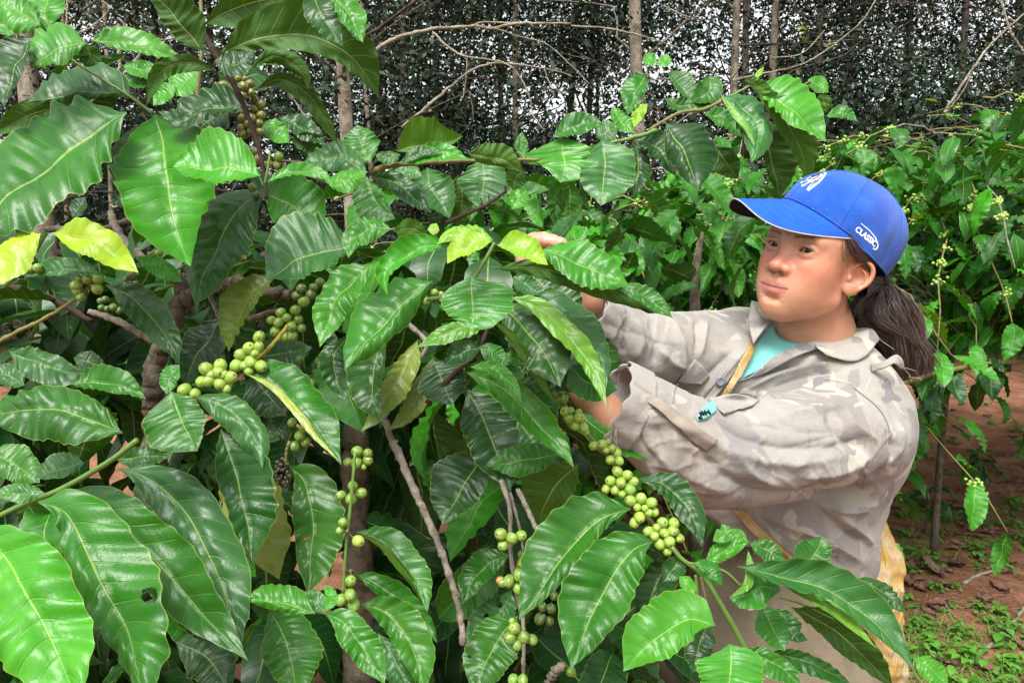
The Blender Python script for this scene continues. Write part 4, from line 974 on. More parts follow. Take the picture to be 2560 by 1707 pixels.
cherries('H', [(2030, 378, 38), (2098, 362, 39), (2165, 390, 36), (2073, 420, 27), (2122, 425, 25), (2088, 484, 38), (2150, 455, 27), (2055, 520, 33), (2185, 450, 30)], .625, 'g', bush)
cherries('H', [(2238, 520, 38), (2310, 520, 36), (2200, 555, 30), (2148, 578, 36), (2247, 583, 33), (2187, 605, 31), (2305, 575, 34), (2220, 660, 37), (2283, 642, 39), (2268, 705, 32), (2350, 620, 30)], .62, 'g', bush, 'lowest green cluster at the branch tip in front of the sleeve')
cherries('I', [(65, 527, 37), (55, 575, 33), (10, 590, 30), (38, 640, 36), (95, 625, 24)], .62, 'g', bush)
cherries('H', [(1182, 595, 40), (1253, 622, 38), (1315, 605, 38), (1197, 670, 36)], .62, 'G', bush)
cherries('H', [(1316, 725, 26), (1320, 785, 30), (1335, 800, 24), (1302, 862, 42), (1235, 902, 41), (1195, 912, 32), (1175, 895, 24, 'r'), (1292, 948, 36)], .63, 'G', bush, 'cluster with one cherry turning red, halfway down the grey twig')
cherries('H', [(1270, 1210, 44), (1243, 1272, 42), (1330, 1265, 43), (1388, 1283, 33), (1255, 1165, 26), (1288, 1320, 33)], .60, 'G', bush)
cherries('H', [(1262, 1545, 38), (1325, 1548, 36)], .60, 'G', bush)
cherries('H', [(1440, 1145, 38), (1510, 1080, 34), (1455, 1070, 30), (1500, 1160, 28), (1530, 1000, 28)], .70, 'D', bush)
cherries('H', [(1638, 1490, 30), (1650, 1500, 24)], .66, 'G', bush)
cherries('H', [(243, 55, 37), (313, 68, 33), (240, 128, 38), (313, 113, 33), (285, 155, 22), (180, 125, 28)], .66, 'G', bush)
cherries('H', [(215, 280, 34), (270, 327, 36), (205, 365, 39), (138, 342, 32)], .64, 'G', bush)
cherries('H', [(150, 520, 34), (130, 570, 26), (250, 640, 41, 'g')], .62, 'G', bush)
cherries('H', [(200, 900, 39), (205, 840, 20, 'k'), (138, 1025, 40), (198, 992, 40), (220, 1055, 42)], .60, 'G', bush)
blob('G', 1845, 190, 45, 100, 22, 17, .68, 'k', bush, label='withered black cherries on the olive stem')
cherries('H', [(180, 575, 18), (1232, 570, 15)][:1], .62, 'k', bush)
# ---------------------------------------------------------------- shared leaves that fill the inside of the near bushes
def free_leaf(seed, n=40, m=5, droop=.5, width=.21, wave=.13):
    r = np.random.default_rng(seed); t = np.linspace(0, 1, n); th = -droop*t*r.uniform(.7, 1.3)+.15
    dx = np.cos(th)/(n-1); dz = np.sin(th)/(n-1); x = np.concatenate([[0], np.cumsum(dx[:-1])]); z = np.concatenate([[0], np.cumsum(dz[:-1])]); y = .05*np.sin(t*3)*r.normal()
    mid = np.stack([x, y, z], 1); tg = nrm(np.gradient(mid, axis=0)); nv = nrm(np.cross(tg, np.tile([0, 1., 0], (n, 1)))*-1); nv = nv*np.sign(nv[:, 2:3]+1e-6)
    LA = np.tile([0, width*r.uniform(.9, 1.1), 0.], (n, 1)); V, F, uv = leaf_grid(mid, LA, LA, nv, 1.0, n, m, wave, .10, r.uniform(.05, .25), seed)
    me = mesh_np('leaf', V, F, uv=uv); a, b, c = V[F[:, 0]], V[F[:, 1]], V[F[:, 3]]
    if np.cross(b-a, c-a).sum(0)[2] < 0: me.flip_normals()
    me.materials.append(LEAF); return me
FREE = [free_leaf(i+40, droop=d) for i, d in enumerate((.3, .6, .9, 1.2, 1.5, .8))]
FREE_TINY = [free_leaf(i+80, 11, 2, droop=d, wave=.16) for i, d in enumerate((.3, .6, .9, 1.2, 1.5, .8))]
FREE_LO = [free_leaf(i+60, 34, 3, droop=d, wave=.26) for i, d in enumerate((.3, .6, .9, 1.2, 1.5, .8))]
def put_leaf(p, direc, size, col, parent, lib=FREE, roll=0.0, name='leaf'):
    me = lib[int(rng.integers(len(lib)))]; o = bpy.data.objects.new(name, me); COL.objects.link(o)
    x = nrm(np.array(direc, float)); up = np.array([0, 0, 1.]); y = np.cross(up, x); 
    if np.linalg.norm(y) < .05: y = np.array([1., 0, 0])
    y = nrm(y); z = np.cross(x, y); M = Matrix([[x[0], y[0], z[0]], [x[1], y[1], z[1]], [x[2], y[2], z[2]]]).to_4x4()
    o.matrix_basis = Matrix.Translation(p) @ M @ Matrix.Rotation(roll, 4, 'X') @ Matrix.Scale(size, 4); o.color = (*jit(PAL[col], .15), 1)
    if parent is not None: o.parent = parent; o.matrix_parent_inverse = parent_inv(parent)
    return o
# leaves further inside the near bush
def fill(n, x0, x1, y0, y1, d0, d1, size, cols, parent, ok=None):
    k = 0
    while k < n:
        x, y, d = rng.uniform(x0, x1), rng.uniform(y0, y1), rng.uniform(d0, d1)
        if ok and not ok(x, y): continue
        a = rng.uniform(0, 6.28); put_leaf(W(x, y, d), (math.cos(a), math.sin(a)*.8-.3, rng.uniform(-1.1, .1)), rng.uniform(*size), cols[int(rng.integers(len(cols)))], parent, roll=rng.normal()*.5); k += 1
def inside(x, y):
    top = np.interp(x, [0, 300, 700, 900, 1000, 1200, 1300], [420, 480, 520, 480, 480, 520, 700]); right = np.interp(y, [400, 620, 800, 1000, 1150, 1300, 1500, 1707], [1150, 1240, 1300, 1350, 1420, 1560, 1650, 1700])
    hole = (790 < x < 1150 and 1120 < y < 1600) and rng.random() < .45
    return y > top and x < right and not hole
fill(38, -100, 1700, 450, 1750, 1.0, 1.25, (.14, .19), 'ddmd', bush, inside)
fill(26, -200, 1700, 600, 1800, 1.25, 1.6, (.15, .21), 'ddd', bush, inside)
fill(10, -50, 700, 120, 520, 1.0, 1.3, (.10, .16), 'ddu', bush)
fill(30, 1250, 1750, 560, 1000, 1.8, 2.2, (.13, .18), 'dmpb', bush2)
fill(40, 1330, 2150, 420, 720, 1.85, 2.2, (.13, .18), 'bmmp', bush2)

def inner_mass(n, x0, x1, y0, y1, d0, d1, size, parent, ok):
    m = MB(); libs = []
    for me in FREE_TINY[1:5]:
        V0 = np.empty(len(me.vertices)*3, np.float32); me.vertices.foreach_get('co', V0); libs.append((V0.reshape(-1, 3), np.array([tuple(p.vertices) for p in me.polygons])))
    T, U = np.meshgrid(np.linspace(0, 1, 11), np.linspace(0, 1, 5), indexing='ij'); uv0 = np.stack([U, T], -1).reshape(-1, 2); k = 0
    while k < n:
        x, y, d = rng.uniform(x0, x1), rng.uniform(y0, y1), rng.uniform(d0, d1)
        if not ok(x, y): continue
        q = nrm(np.array([rng.normal(), rng.normal(), -.5+rng.normal()*.4])); y_ = nrm(np.cross([0, 0, 1.], q)); z_ = np.cross(q, y_); V0, F0 = libs[k % 4]; p = W(x, y, d)
        if p[2] < .05: k += 1; continue
        m.add(p+(V0*rng.uniform(*size))@np.stack([q, y_, z_]), F0, uv0); k += 1
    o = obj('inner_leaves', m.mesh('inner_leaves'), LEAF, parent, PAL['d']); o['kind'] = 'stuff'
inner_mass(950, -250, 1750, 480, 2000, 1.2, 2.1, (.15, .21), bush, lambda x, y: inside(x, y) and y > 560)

fill(80, 1170, 1900, 425, 660, 2.3, 2.8, (.14, .19), 'bmpm', bush2)

fill(16, 1040, 1440, 690, 1080, .98, 1.04, (.13, .17), 'mbmd', bush)
fill(22, -50, 1300, 560, 1650, 1.0, 1.12, (.14, .18), 'mmdb', bush, inside)
# ================================================================ ground
def ground_h(x, y): return .025*np.sin(x*1.3+.5)*np.cos(y*1.1)+.018*np.sin(x*3.7+y*2.1)+.010*np.sin(x*9.1-y*7.3)+.006*np.sin(x*21+y*17)*np.sin(y*13)
def build_ground():
    xs = np.concatenate([np.linspace(-300, -12, 14), np.linspace(-10, -1.5, 20), np.linspace(-1.3, 5.5, 230), np.linspace(6, 14, 20), np.linspace(18, 300, 14)])
    ys = np.concatenate([np.linspace(-60, -2, 10), np.linspace(-1, 1.4, 12), np.linspace(1.5, 7.5, 220), np.linspace(8, 20, 30), np.linspace(25, 400, 14)])
    X, Y = np.meshgrid(xs, ys, indexing='ij'); r = np.random.default_rng(4); Z = ground_h(X, Y)+r.normal(size=X.shape)*.0035*((np.abs(Y-4.5) < 3.2) & (np.abs(X-2) < 3.6))
    t = NT('red_soil'); tc = t.n('ShaderNodeTexCoord').outputs['Object']
    a = t.noise(tc, 2.2, 6, .65); b = t.noise(tc, 18, 6, .7); f = t.noise(tc, 110, 4, .7)
    c = t.mix(t.sstep(a, .35, .65), (.20, .09, .052), (.40, .20, .115)); c = t.mix(t.math('MULTIPLY', t.sstep(b, .5, .72), .6), c, (.085, .042, .028)); c = t.mix(t.math('MULTIPLY', t.sstep(f, .60, .72), .5), c, (.36, .20, .12))
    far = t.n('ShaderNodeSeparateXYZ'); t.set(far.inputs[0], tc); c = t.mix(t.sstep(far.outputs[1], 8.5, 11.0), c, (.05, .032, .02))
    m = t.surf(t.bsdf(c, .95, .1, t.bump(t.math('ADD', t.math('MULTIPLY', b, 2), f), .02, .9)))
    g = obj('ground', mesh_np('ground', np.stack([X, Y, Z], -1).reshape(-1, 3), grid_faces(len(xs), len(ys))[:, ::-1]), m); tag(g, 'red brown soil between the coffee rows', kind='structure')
    me = g.data; return g
ground = build_ground()
def gz(x, y): return float(ground_h(np.array(x), np.array(y)))
# ================================================================ coffee bushes of the next rows
def small_cluster(n, r, seed):
    q = np.random.default_rng(seed); m = MB()
    for i in range(n):
        u, v = np.meshgrid(np.linspace(0, math.pi, 5), np.arange(6)/6*6.283, indexing='ij'); c = q.normal(size=3)*np.array([1.6, 1.3, 1.1])*r
        m.add(c+np.stack([np.sin(u)*np.cos(v), np.sin(u)*np.sin(v), np.cos(u)], -1).reshape(-1, 3)*r*q.uniform(.8, 1.15), grid_faces(5, 6, True)[:, ::-1])
    return m.mesh('cherry_cluster')
def cluster_mat():
    t = NT('small_green_cherries'); tc = t.n('ShaderNodeTexCoord').outputs['Object']; c = t.mix(t.noise(tc, 60, 2, .5), (.15, .28, .035), (.34, .46, .10)); return t.surf(t.bsdf(c, .4, .5))
CLM = cluster_mat(); CL = [small_cluster(n, .0062, 90+n) for n in (9, 13, 18, 24)]
for c_ in CL: c_.materials.append(CLM)
def bush_bg(x, y, h, R, nbr, nleaf, label, seed, zmin=.5, size=(.165, .235), clusters=30, cols='mmbpmbd', front=True, stuff=0):
    r = np.random.default_rng(seed); root = empty('coffee_bush', (x, y, gz(x, y)), label, 'coffee bush', 'coffee bushes of the rows behind the picker')
    base = np.array([x, y, gz(x, y)])
    for k in range(1 if zmin > 1 else 3):
        a = k*2.1+r.random(); top = base+np.array([math.cos(a)*.22, math.sin(a)*.22, h*r.uniform(.75, .92)])
        tube_obj('trunk', catmull([base+np.array([math.cos(a)*.05, math.sin(a)*.05, -.02]), (base+top)/2+r.normal(size=3)*.04, top], 10), np.linspace(.018, .008, 10), TRUNK, root, 8)
    cnt = 0; ncl = 0; extra = MB() if stuff else None
    per = max(2, nleaf//nbr)
    for b in range(nbr):
        a = r.uniform(0, 6.283)
        if front and math.sin(a) > .35 and r.random() < .75: a = -a
        z0 = h*(.35+.65*r.random()**.8); L = R*r.uniform(.75, 1.25)*(1.15-.45*(z0/h)**3); up = r.uniform(.0, .35)*(1 if z0 > .6*h else .4)
        o = base+np.array([math.cos(a)*.12, math.sin(a)*.12, z0]); dv = np.array([math.cos(a), math.sin(a), 0])
        tt = np.linspace(0, 1, 10); P = o+dv*(tt*L)[:, None]+np.array([0, 0, 1.])*(up*L*tt-.62*L*tt**2.2*(1.0 if z0 > .5*h else .6))[:, None]; P += r.normal(size=P.shape)*.008
        if P[-1, 2] < zmin: P[:, 2] += zmin-P[-1, 2]
        tube_obj('branch', P, np.linspace(.0048, .0022, 10), OLIVE if b % 6 else WOOD, root, 5)
        C = catmull(P, per*2)
        for i in range(per):
            s = 1-.75*i/per; j = int(s*(per*2-1)); p = C[j]; side = 1 if i % 2 else -1; tg = nrm(C[min(j+1, per*2-1)]-C[max(j-1, 0)]); sd_ = nrm(np.cross(tg, [0, 0, 1.]))*side
            if i < 1: dr = tg+np.array([0, 0, .3])+r.normal(size=3)*.25
            else: dr = sd_*r.uniform(.5, 1)+tg*r.uniform(.1, .7)+np.array([0, 0, r.uniform(-.95, .15)])+r.normal(size=3)*.15
            sz = r.uniform(*size)*(.75 if i < 2 else 1); cl_ = 'b' if (i < 2 and r.random() < .5) else cols[int(r.integers(len(cols)))]
            if r.random() < .015: cl_ = 'l'
            put_leaf(p, dr, sz, cl_, root, FREE_LO, roll=float(r.normal()*.25)); cnt += 1
        for q in range(clusters//nbr+(1 if r.random() < (clusters % nbr)/nbr else 0)):
            j = int(r.uniform(.25, .9)*(per*2-1)); o2 = bpy.data.objects.new('cherry_cluster', CL[int(r.integers(4))]); COL.objects.link(o2)
            o2.matrix_basis = Matrix.Translation(C[j]-np.array([0, 0, .008])) @ Matrix.Rotation(float(r.uniform(0, 6)), 4, 'Z'); o2.parent = root; o2.matrix_parent_inverse = parent_inv(root)
    if stuff:   # the inside of the bush: leaves nobody could tell apart
        V0 = np.empty(len(FREE_TINY[2].vertices)*3, np.float32); FREE_TINY[2].vertices.foreach_get('co', V0); V0 = V0.reshape(-1, 3); F0 = np.array([tuple(p.vertices) for p in FREE_TINY[2].polygons]); uv0 = grid_uv(11, 5)
        for i in range(stuff):
            a = r.uniform(0, 6.283); rr_ = R*math.sqrt(r.random())*.85; p = base+np.array([math.cos(a)*rr_, math.sin(a)*rr_, r.uniform(zmin*.97, h*.88)]); q = nrm(np.array([r.normal(), r.normal(), -.4+r.normal()*.4])); y_ = nrm(np.cross([0, 0, 1.], q)); z_ = np.cross(q, y_)
            extra.add(p+(V0*r.uniform(.12, .17))@np.stack([q, y_, z_]), F0, uv0)
        e = obj('inner_leaves', extra.mesh('inner_leaves'), LEAF, root, PAL['m']); e['kind'] = 'stuff'
    return root
def grid_uv(n, k):
    T, U = np.meshgrid(np.linspace(0, 1, n), np.linspace(0, 1, k), indexing='ij'); return np.stack([U, T], -1).reshape(-1, 2)
BB = [(.30, 3.1, 1.72, .80, 39, 295, 'coffee bush straight behind the raised hand'), (1.05, 3.25, 1.86, .80, 39, 295, 'coffee bush between the raised hand and the cap brim'), (1.95, 3.35, 2.12, .80, 44, 295, 'tall coffee bush just right of the ponytail'),
      (2.75, 3.5, 2.16, .85, 44, 295, 'coffee bush at the right edge with arching pale leaves'), (3.5, 4.1, 2.2, .9, 33, 254, 'coffee bush half cut off by the right edge, behind the nearest one'),
      (-.55, 4.3, 1.55, .8, 28, 194, 'coffee bush glimpsed through the big near bush'), (.55, 4.7, 1.95, .8, 28, 194, 'low coffee bush in the second row behind the hand'), (1.6, 4.8, 2.2, .85, 31, 224, 'second row coffee bush above the cap brim'), (2.6, 5.0, 2.35, .9, 31, 224, 'second row coffee bush right of the cap'), (3.9, 5.4, 2.4, .9, 26, 180, 'farthest coffee bush at the right edge')]
for i, (x, y, h, R, nb, nl, lab) in enumerate(BB): bush_bg(x, y, h, R, nb, nl, lab, 200+i, zmin=1.12 if x > 1.5 else .45, clusters=(170 if i < 5 else 60), stuff=900 if i < 5 else 600)
# ================================================================ the wood behind
TB = bark_mat('lichen_bark', (.15, .125, .09), (.36, .32, .25), 9, bd=.02); TBD = bark_mat('dark_bark', (.045, .034, .026), (.12, .095, .07), 9, bd=.02)
def wood_leaf_mat():
    t = NT('wood_leaves'); tc = t.n('ShaderNodeTexCoord').outputs['Object']; n = t.noise(tc, .9, 3, .6); n2 = t.noise(tc, 9, 2, .5)
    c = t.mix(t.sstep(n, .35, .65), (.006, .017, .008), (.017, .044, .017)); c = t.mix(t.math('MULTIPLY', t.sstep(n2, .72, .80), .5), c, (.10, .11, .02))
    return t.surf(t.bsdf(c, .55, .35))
WL = wood_leaf_mat()
def leaf_cloud(n, f, size, seed, name):
    r = np.random.default_rng(seed); c = f(r, n); a = nrm(r.normal(size=(n, 3))+np.array([0, 0, -.3])); b = nrm(np.cross(a, r.normal(size=(n, 3)))); s = r.uniform(*size, (n, 1)); w = s*.42
    V = np.stack([c, c+a*s*.45+b*w*.5, c+a*s, c+a*s*.45-b*w*.5], 1).reshape(-1, 3); return mesh_np(name, V, np.arange(4*n).reshape(-1, 4), smooth=False)
def crown_pts(r, n):
    k = 19; cen = np.stack([r.normal(size=k)*1.0, r.normal(size=k)*1.0, r.uniform(1.5, 8.2, k)], 1); i = r.integers(k, size=n); return cen[i]+r.normal(size=(n, 3))*np.array([.36, .36, .20])
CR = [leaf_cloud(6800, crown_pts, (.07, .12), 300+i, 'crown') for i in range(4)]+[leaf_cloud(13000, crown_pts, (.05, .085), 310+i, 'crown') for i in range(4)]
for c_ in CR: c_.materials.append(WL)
TWG = []
for i in range(4):
    r = np.random.default_rng(400+i); m = MB()
    for j in range(24):
        z = r.uniform(.6, 5.0); a = r.uniform(0, 6.28); L = r.uniform(.7, 2.2); d = np.array([math.cos(a), math.sin(a), r.uniform(-.25, .8)]); p0 = np.array([0, 0, z]); P = catmull([p0, p0+d*L*.4+r.normal(size=3)*.10, p0+d*L*.75+r.normal(size=3)*.16, p0+d*L+r.normal(size=3)*.25], 9)
        m.add(*tube(P, np.linspace(.012, .003, 9)*r.uniform(.6, 1.3), 4, False))
        if j % 2: q = P[5]; e = nrm(r.normal(size=3)); m.add(*tube(catmull([q, q+e*L*.2, q+e*L*.4+r.normal(size=3)*.06], 5), np.linspace(.006, .002, 5), 3, False))
    me = m.mesh('limbs'); me.materials.append(TB if i == 1 else TBD); TWG.append(me)
def tree(x, y, r0, label, i, pale=True, lean=0.0, crown_=True, top=8.5):
    root = empty('forest_tree', (x, y, gz(x, y)), label, 'tree', 'slender trees of the wood behind'); r = np.random.default_rng(500+i)
    P = catmull([(x, y, -.05), (x+lean*.3+r.normal()*.03, y, 1.6), (x+lean+r.normal()*.06, y, 4), (x+lean*1.8, y, top)], 26); tube_obj('trunk', P, np.linspace(r0*1.15, r0*.5, 26), TB if pale else TBD, root, 10, .02)
    for nm, me, k in (('limbs', TWG[i % 4], 'stuff'), ('crown', CR[i % 4+(4 if i < 40 else 0)], 'stuff')):
        if nm == 'crown' and not crown_: continue
        o = bpy.data.objects.new(nm, me); COL.objects.link(o); o.matrix_basis = Matrix.Translation((x, y+(.8 if (nm == 'crown' and i < 40) else 0), r.uniform(-.5, .3))) @ Matrix.Rotation(float(r.uniform(0, 6.28)), 4, 'Z') @ Matrix.Diagonal((1.15, 1.15, 1.05, 1)); o.parent = root; o.matrix_parent_inverse = parent_inv(root); o['kind'] = k
    return root
def xat(px, y_): return (px-1280)/FPX*(y_/math.cos(PITCH)*1.0)
TR = [(880, 6.2, .058, 1, .02, 'slim pale lichen spotted trunk above the middle of the near bush'), (1622, 8.6, .080, 1, -.25, 'thick grey trunk above the leafy arch at the top centre'), (1813, 9.0, .050, 1, 0, 'knobbly grey brown trunk right above the cap'), (1916, 9.6, .055, 1, .05, 'brown trunk with leafy shoots right of the cap peak'), (2085, 10.5, .050, 0, .05, 'dark leaning trunk in the right part of the wood'),
      (2235, 11.5, .045, 0, 0, 'thin dark trunk between the bright gaps at right'), (1290, 10, .042, 1, 0, 'thin brown trunk under the arching bare branch'), (987, 9.5, .040, 1, .08, 'thin brown trunk right of the pale lichen trunk'), (110, 7.0, .100, 1, .1, 'broad pale brown trunk behind the top left leaves'), (298, 7.5, .022, 1, 0, 'thin grey sapling behind the top left leaves'), (165, 9, .03, 1, .3, 'leaning grey sapling at the far left'),
      (955, 8.5, .028, 1, -.1, 'thin sapling close right of the pale lichen trunk'), (1100, 11, .045, 0, .05, 'dark trunk left of the top centre'), (1450, 11.5, .05, 0, .1, 'dark trunk right of the top centre'), (2380, 10, .05, 0, -.1, 'dark trunk near the top right corner'), (2520, 9, .05, 0, .1, 'dark trunk at the right edge'), (620, 9, .05, 0, 0, 'dark trunk behind the top shoots of the near bush'), (430, 10, .05, 0, 0, 'dark trunk left of the top shoots of the near bush')]
for i, (px, y, r0, pale, lean, lab) in enumerate(TR): tree(xat(px, y), y, r0, lab, i, pale, lean)
r_ = np.random.default_rng(12)
for i in range(26):
    y = 11.5+(i % 3)*2.3+r_.uniform(-.6, .6); x = -11+22*((i*7) % 26)/25+r_.uniform(-.4, .4)
    tree(x, y, r_.uniform(.035, .07), 'slender dark tree deep in the wood, one of many alike behind the front trunks', 40+i, i % 3 == 0, r_.normal()*.15)
def thick(r, n): k = 330; cen = np.stack([r.uniform(-15, 15, k), r.uniform(17.5, 21, k), r.uniform(0, 1, k)**1.5*8.0], 1); i = r.integers(k, size=n); return cen[i]+r.normal(size=(n, 3))*np.array([.42, .42, .30])
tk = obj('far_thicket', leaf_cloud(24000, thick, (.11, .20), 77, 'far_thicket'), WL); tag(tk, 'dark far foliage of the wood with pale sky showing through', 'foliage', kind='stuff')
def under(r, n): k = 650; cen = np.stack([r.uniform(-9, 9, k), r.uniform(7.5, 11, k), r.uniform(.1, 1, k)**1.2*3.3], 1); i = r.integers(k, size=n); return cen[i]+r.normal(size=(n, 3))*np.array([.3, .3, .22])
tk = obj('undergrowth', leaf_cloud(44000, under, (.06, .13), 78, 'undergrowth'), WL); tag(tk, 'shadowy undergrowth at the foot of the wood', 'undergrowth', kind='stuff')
# bare branches that arch across the wood
def bare(T, pts, w0, w1, d, d1=None):
    P2 = [tl(T, *q) for q in pts]; n = 40; C_ = catmull([(*p, d+((d1 or d)-d)*i/(len(P2)-1)) for i, p in enumerate(P2)], n); P = np.array([cc(*q) for q in C_]); R = np.linspace(w0, w1, n)*d/FPX/2.6133/2
    P = P+rng.normal(size=P.shape)*R[:, None]*.25; return P, R
BR_ = [('fallen_branch', 'long bare grey branch arching across the top centre of the wood', [('B', [(305, 350), (500, 250), (700, 198), (850, 182), (1000, 172), (1130, 185), (1300, 155), (1640, 155)], 26, 14, 5.0), ('B', [(1000, 172), (1060, 148), (1200, 150), (1440, 155)], 13, 9, 5.0), ('B', [(1640, 170), (1900, 190), (2150, 250), (2352, 320)], 12, 8, 5.0), ('B', [(735, 210), (840, 310), (950, 370), (1180, 405), (1290, 480), (1370, 640), (1390, 750), (1470, 860)], 15, 7, 5.0), ('B', [(1140, 185), (1300, 240), (1480, 290), (1650, 440), (1760, 550)], 9, 5, 5.0), ('B', [(960, 380), (955, 500), (935, 640)], 7, 5, 5.0)]),
       ('fallen_branch', 'bare pale branch rising to the right below the arching one', [('B', [(540, 830), (700, 700), (840, 580), (960, 480), (1100, 420), (1280, 420), (1500, 455), (1650, 500)], 22, 8, 5.6), ('B', [(1465, 455), (1510, 560), (1600, 620)], 8, 5, 5.6)]),
       ('fallen_branch', 'forked bare branch climbing to the top right corner', [('C', [(1830, 740), (1930, 580), (2030, 430), (2110, 320), (2230, 200), (2380, 70)], 20, 12, 5.5), ('C', [(1850, 730), (1950, 600), (2010, 480)], 9, 6, 5.5), ('C', [(2200, 0), (2260, 200), (2352, 340)], 16, 14, 6)]),
       ('fallen_branch', 'thin curving bare branch above the cap', [('C', [(440, 530), (650, 480), (850, 440), (1000, 370), (1180, 240), (1300, 130), (1390, -10)], 10, 7, 5.5), ('C', [(700, 380), (900, 350), (1050, 200)], 8, 5, 5.5), ('C', [(0, 40), (120, 100), (250, 135)], 12, 8, 5.5)]),
       ('fallen_branch', 'tangle of bare grey branches behind the top left leaves', [('A', [(770, 120), (900, 230), (1100, 260), (1300, 160), (1500, 130)], 14, 8, 3.5), ('A', [(650, -10), (710, 70), (560, 200), (450, 220)], 12, 8, 3.5), ('A', [(440, -10), (430, 280)], 10, 10, 3.6), ('A', [(780, 160), (780, 480)], 30, 24, 4.2), ('A', [(660, 700), (750, 560), (930, 340)], 24, 18, 4), ('A', [(700, 290), (850, 330), (1000, 310)], 10, 6, 3.6), ('A', [(1900, 620), (2000, 780), (2100, 960)], 10, 8, 3.8), ('A', [(1550, 900), (1700, 1030), (1820, 1250)], 8, 6, 2.6)])]
for nm, lab, parts in BR_:
    root = empty('bare_branch', W(*tl(parts[0][0], *parts[0][1][0]), parts[0][4]), lab, 'branch')
    for (T, pts, w0, w1, d) in parts: P, R = bare(T, pts, w0, w1, d); tube_obj('limb', C2W(P), R, TB, root, 6, .04)
# a yellowing leaf or two caught in the wood
for (T, x, y, d) in (('C', 860, 180, 6), ('C', 860, 250, 6), ('C', 1060, 275, 6), ('C', 1700, 650, 5)):
    o = put_leaf(W(*tl(T, x, y), d), (1, 0, -.1), .10, 'y', None, FREE_LO, name='yellow_leaf'); tag(o, {180: 'upper of two yellow leaves high in the wood above the cap', 250: 'lower of two yellow leaves high in the wood above the cap', 275: 'yellow leaf on the curving twig in the wood', 650: 'withered yellow leaf just above the right hand coffee row'}[y], 'leaf')
# ================================================================ weeds, litter and twigs on the soil
def weed_mesh(seed, n, size, up=.35):
    r = np.random.default_rng(seed); m = MB()
    for i in range(n):
        a = i*2.4+r.normal()*.3; L = size*r.uniform(.6, 1.1); c = r.normal(size=2)*size*1.5*(i/n); z0 = up*size*r.uniform(.3, 1.4); t = np.linspace(0, 1, 7); w = np.array([.08, .62, .95, 1., .85, .5, .03])*L*.36
        dx, dy = math.cos(a), math.sin(a); mid = np.stack([c[0]+dx*t*L, c[1]+dy*t*L, z0+L*(.35*t-.65*t*t)], 1); sd_ = np.array([-dy, dx, .0])
        V = np.stack([mid+sd_*w[:, None]+[0, 0, L*.06], mid, mid-sd_*w[:, None]+[0, 0, L*.06]], 1).reshape(-1, 3); m.add(V, grid_faces(7, 3), grid_uv(7, 3))
        m.add(*tube(np.array([[c[0]*.4, c[1]*.4, -.01], [c[0], c[1], z0*.8], mid[0]]), [.0022, .0016, .0012], 4, False))
    return m.mesh('weed')
def weed_mat():
    t = NT('weed_green'); oi = t.n('ShaderNodeObjectInfo'); tc = t.n('ShaderNodeTexCoord').outputs['Object']; c = t.mix(t.noise(tc, 30, 3, .6), t.mix(1.0, oi.outputs['Color'], (.7, .75, .7), 'MULTIPLY'), t.mix(1.0, oi.outputs['Color'], (1.4, 1.25, 1.2), 'MULTIPLY'))
    p = t.bsdf(c, .5, .35); tr = t.n('ShaderNodeBsdfTranslucent'); t.set(tr.inputs[0], t.mix(1.0, c, (1.8, 1.6, .8), 'MULTIPLY')); mx = t.n('ShaderNodeMixShader'); mx.inputs[0].default_value = .2; t.set(mx.inputs[1], p.outputs[0]); t.set(mx.inputs[2], tr.outputs[0]); return t.surf(mx.outputs[0])
WM = weed_mat(); WEEDS = [weed_mesh(600+i, n, s, u) for i, (n, s, u) in enumerate(((16, .045, .5), (26, .045, .9), (10, .035, .4), (34, .045, 1.3), (18, .055, .7)))]
for w_ in WEEDS: w_.materials.append(WM)
def on_ground(px, py):                 # the point of the soil seen at a photo pixel
    d = W(px, py, 1.0)-CAM; t = CAM[2]/-d[2]; p = CAM+d*t; return np.array([p[0], p[1], gz(p[0], p[1])])
WP = [(2170, 1235, 0, 'weed with round leaves left of the fallen seedling leaf'), (2225, 1245, 2, 'small weed close beside the shirt hem'), (2270, 1345, 0, 'weed with dark toothed leaves right of the shirt hem'), (2345, 1350, 2, 'small drooping weed right of the shirt hem'), (2420, 1300, 3, 'large bright weed clump at the middle right'), (2470, 1290, 1, 'bright weed clump right of the largest one'), (2435, 1390, 1, 'bright weed with broad leaves below the largest clump'), (2530, 1320, 4, 'weed with long leaves at the right edge'), (2540, 1260, 0, 'weed at the right edge below the coffee row'),
      (2515, 1420, 2, 'little weed above the dry stick at right'), (2260, 1420, 2, 'tiny weed next to the brown withered leaf'), (2310, 1410, 2, 'tiny pale weed on bare soil'), (2270, 1490, 0, 'weed right of the yellow sack'), (2290, 1515, 2, 'low weed beside the long coffee leaf'), (2510, 1540, 1, 'weed on the right above the dry stick end'), (2320, 1620, 3, 'weed clump in front of the dry stick'), (2420, 1640, 3, 'dense weed clump at the bottom right'), (2490, 1600, 4, 'long leaved weed at the bottom right'), (2540, 1660, 1, 'weed in the bottom right corner'), (2380, 1690, 1, 'weed cut off by the bottom edge'), (2450, 1695, 0, 'broad weed at the bottom edge'), (2280, 1560, 2, 'spindly weed at the edge of the long leaf'), (2500, 1180, 2, 'weed patch under the coffee row'), (2400, 1150, 0, 'weed under the coffee row'), (2330, 1110, 2, 'small weed in the shade of the ponytail side bush'), (2480, 1060, 1, 'weed patch farther up the path'), (2400, 1000, 2, 'distant weed tuft up the path'), (2550, 1110, 1, 'weed tuft at the right edge up the path')]
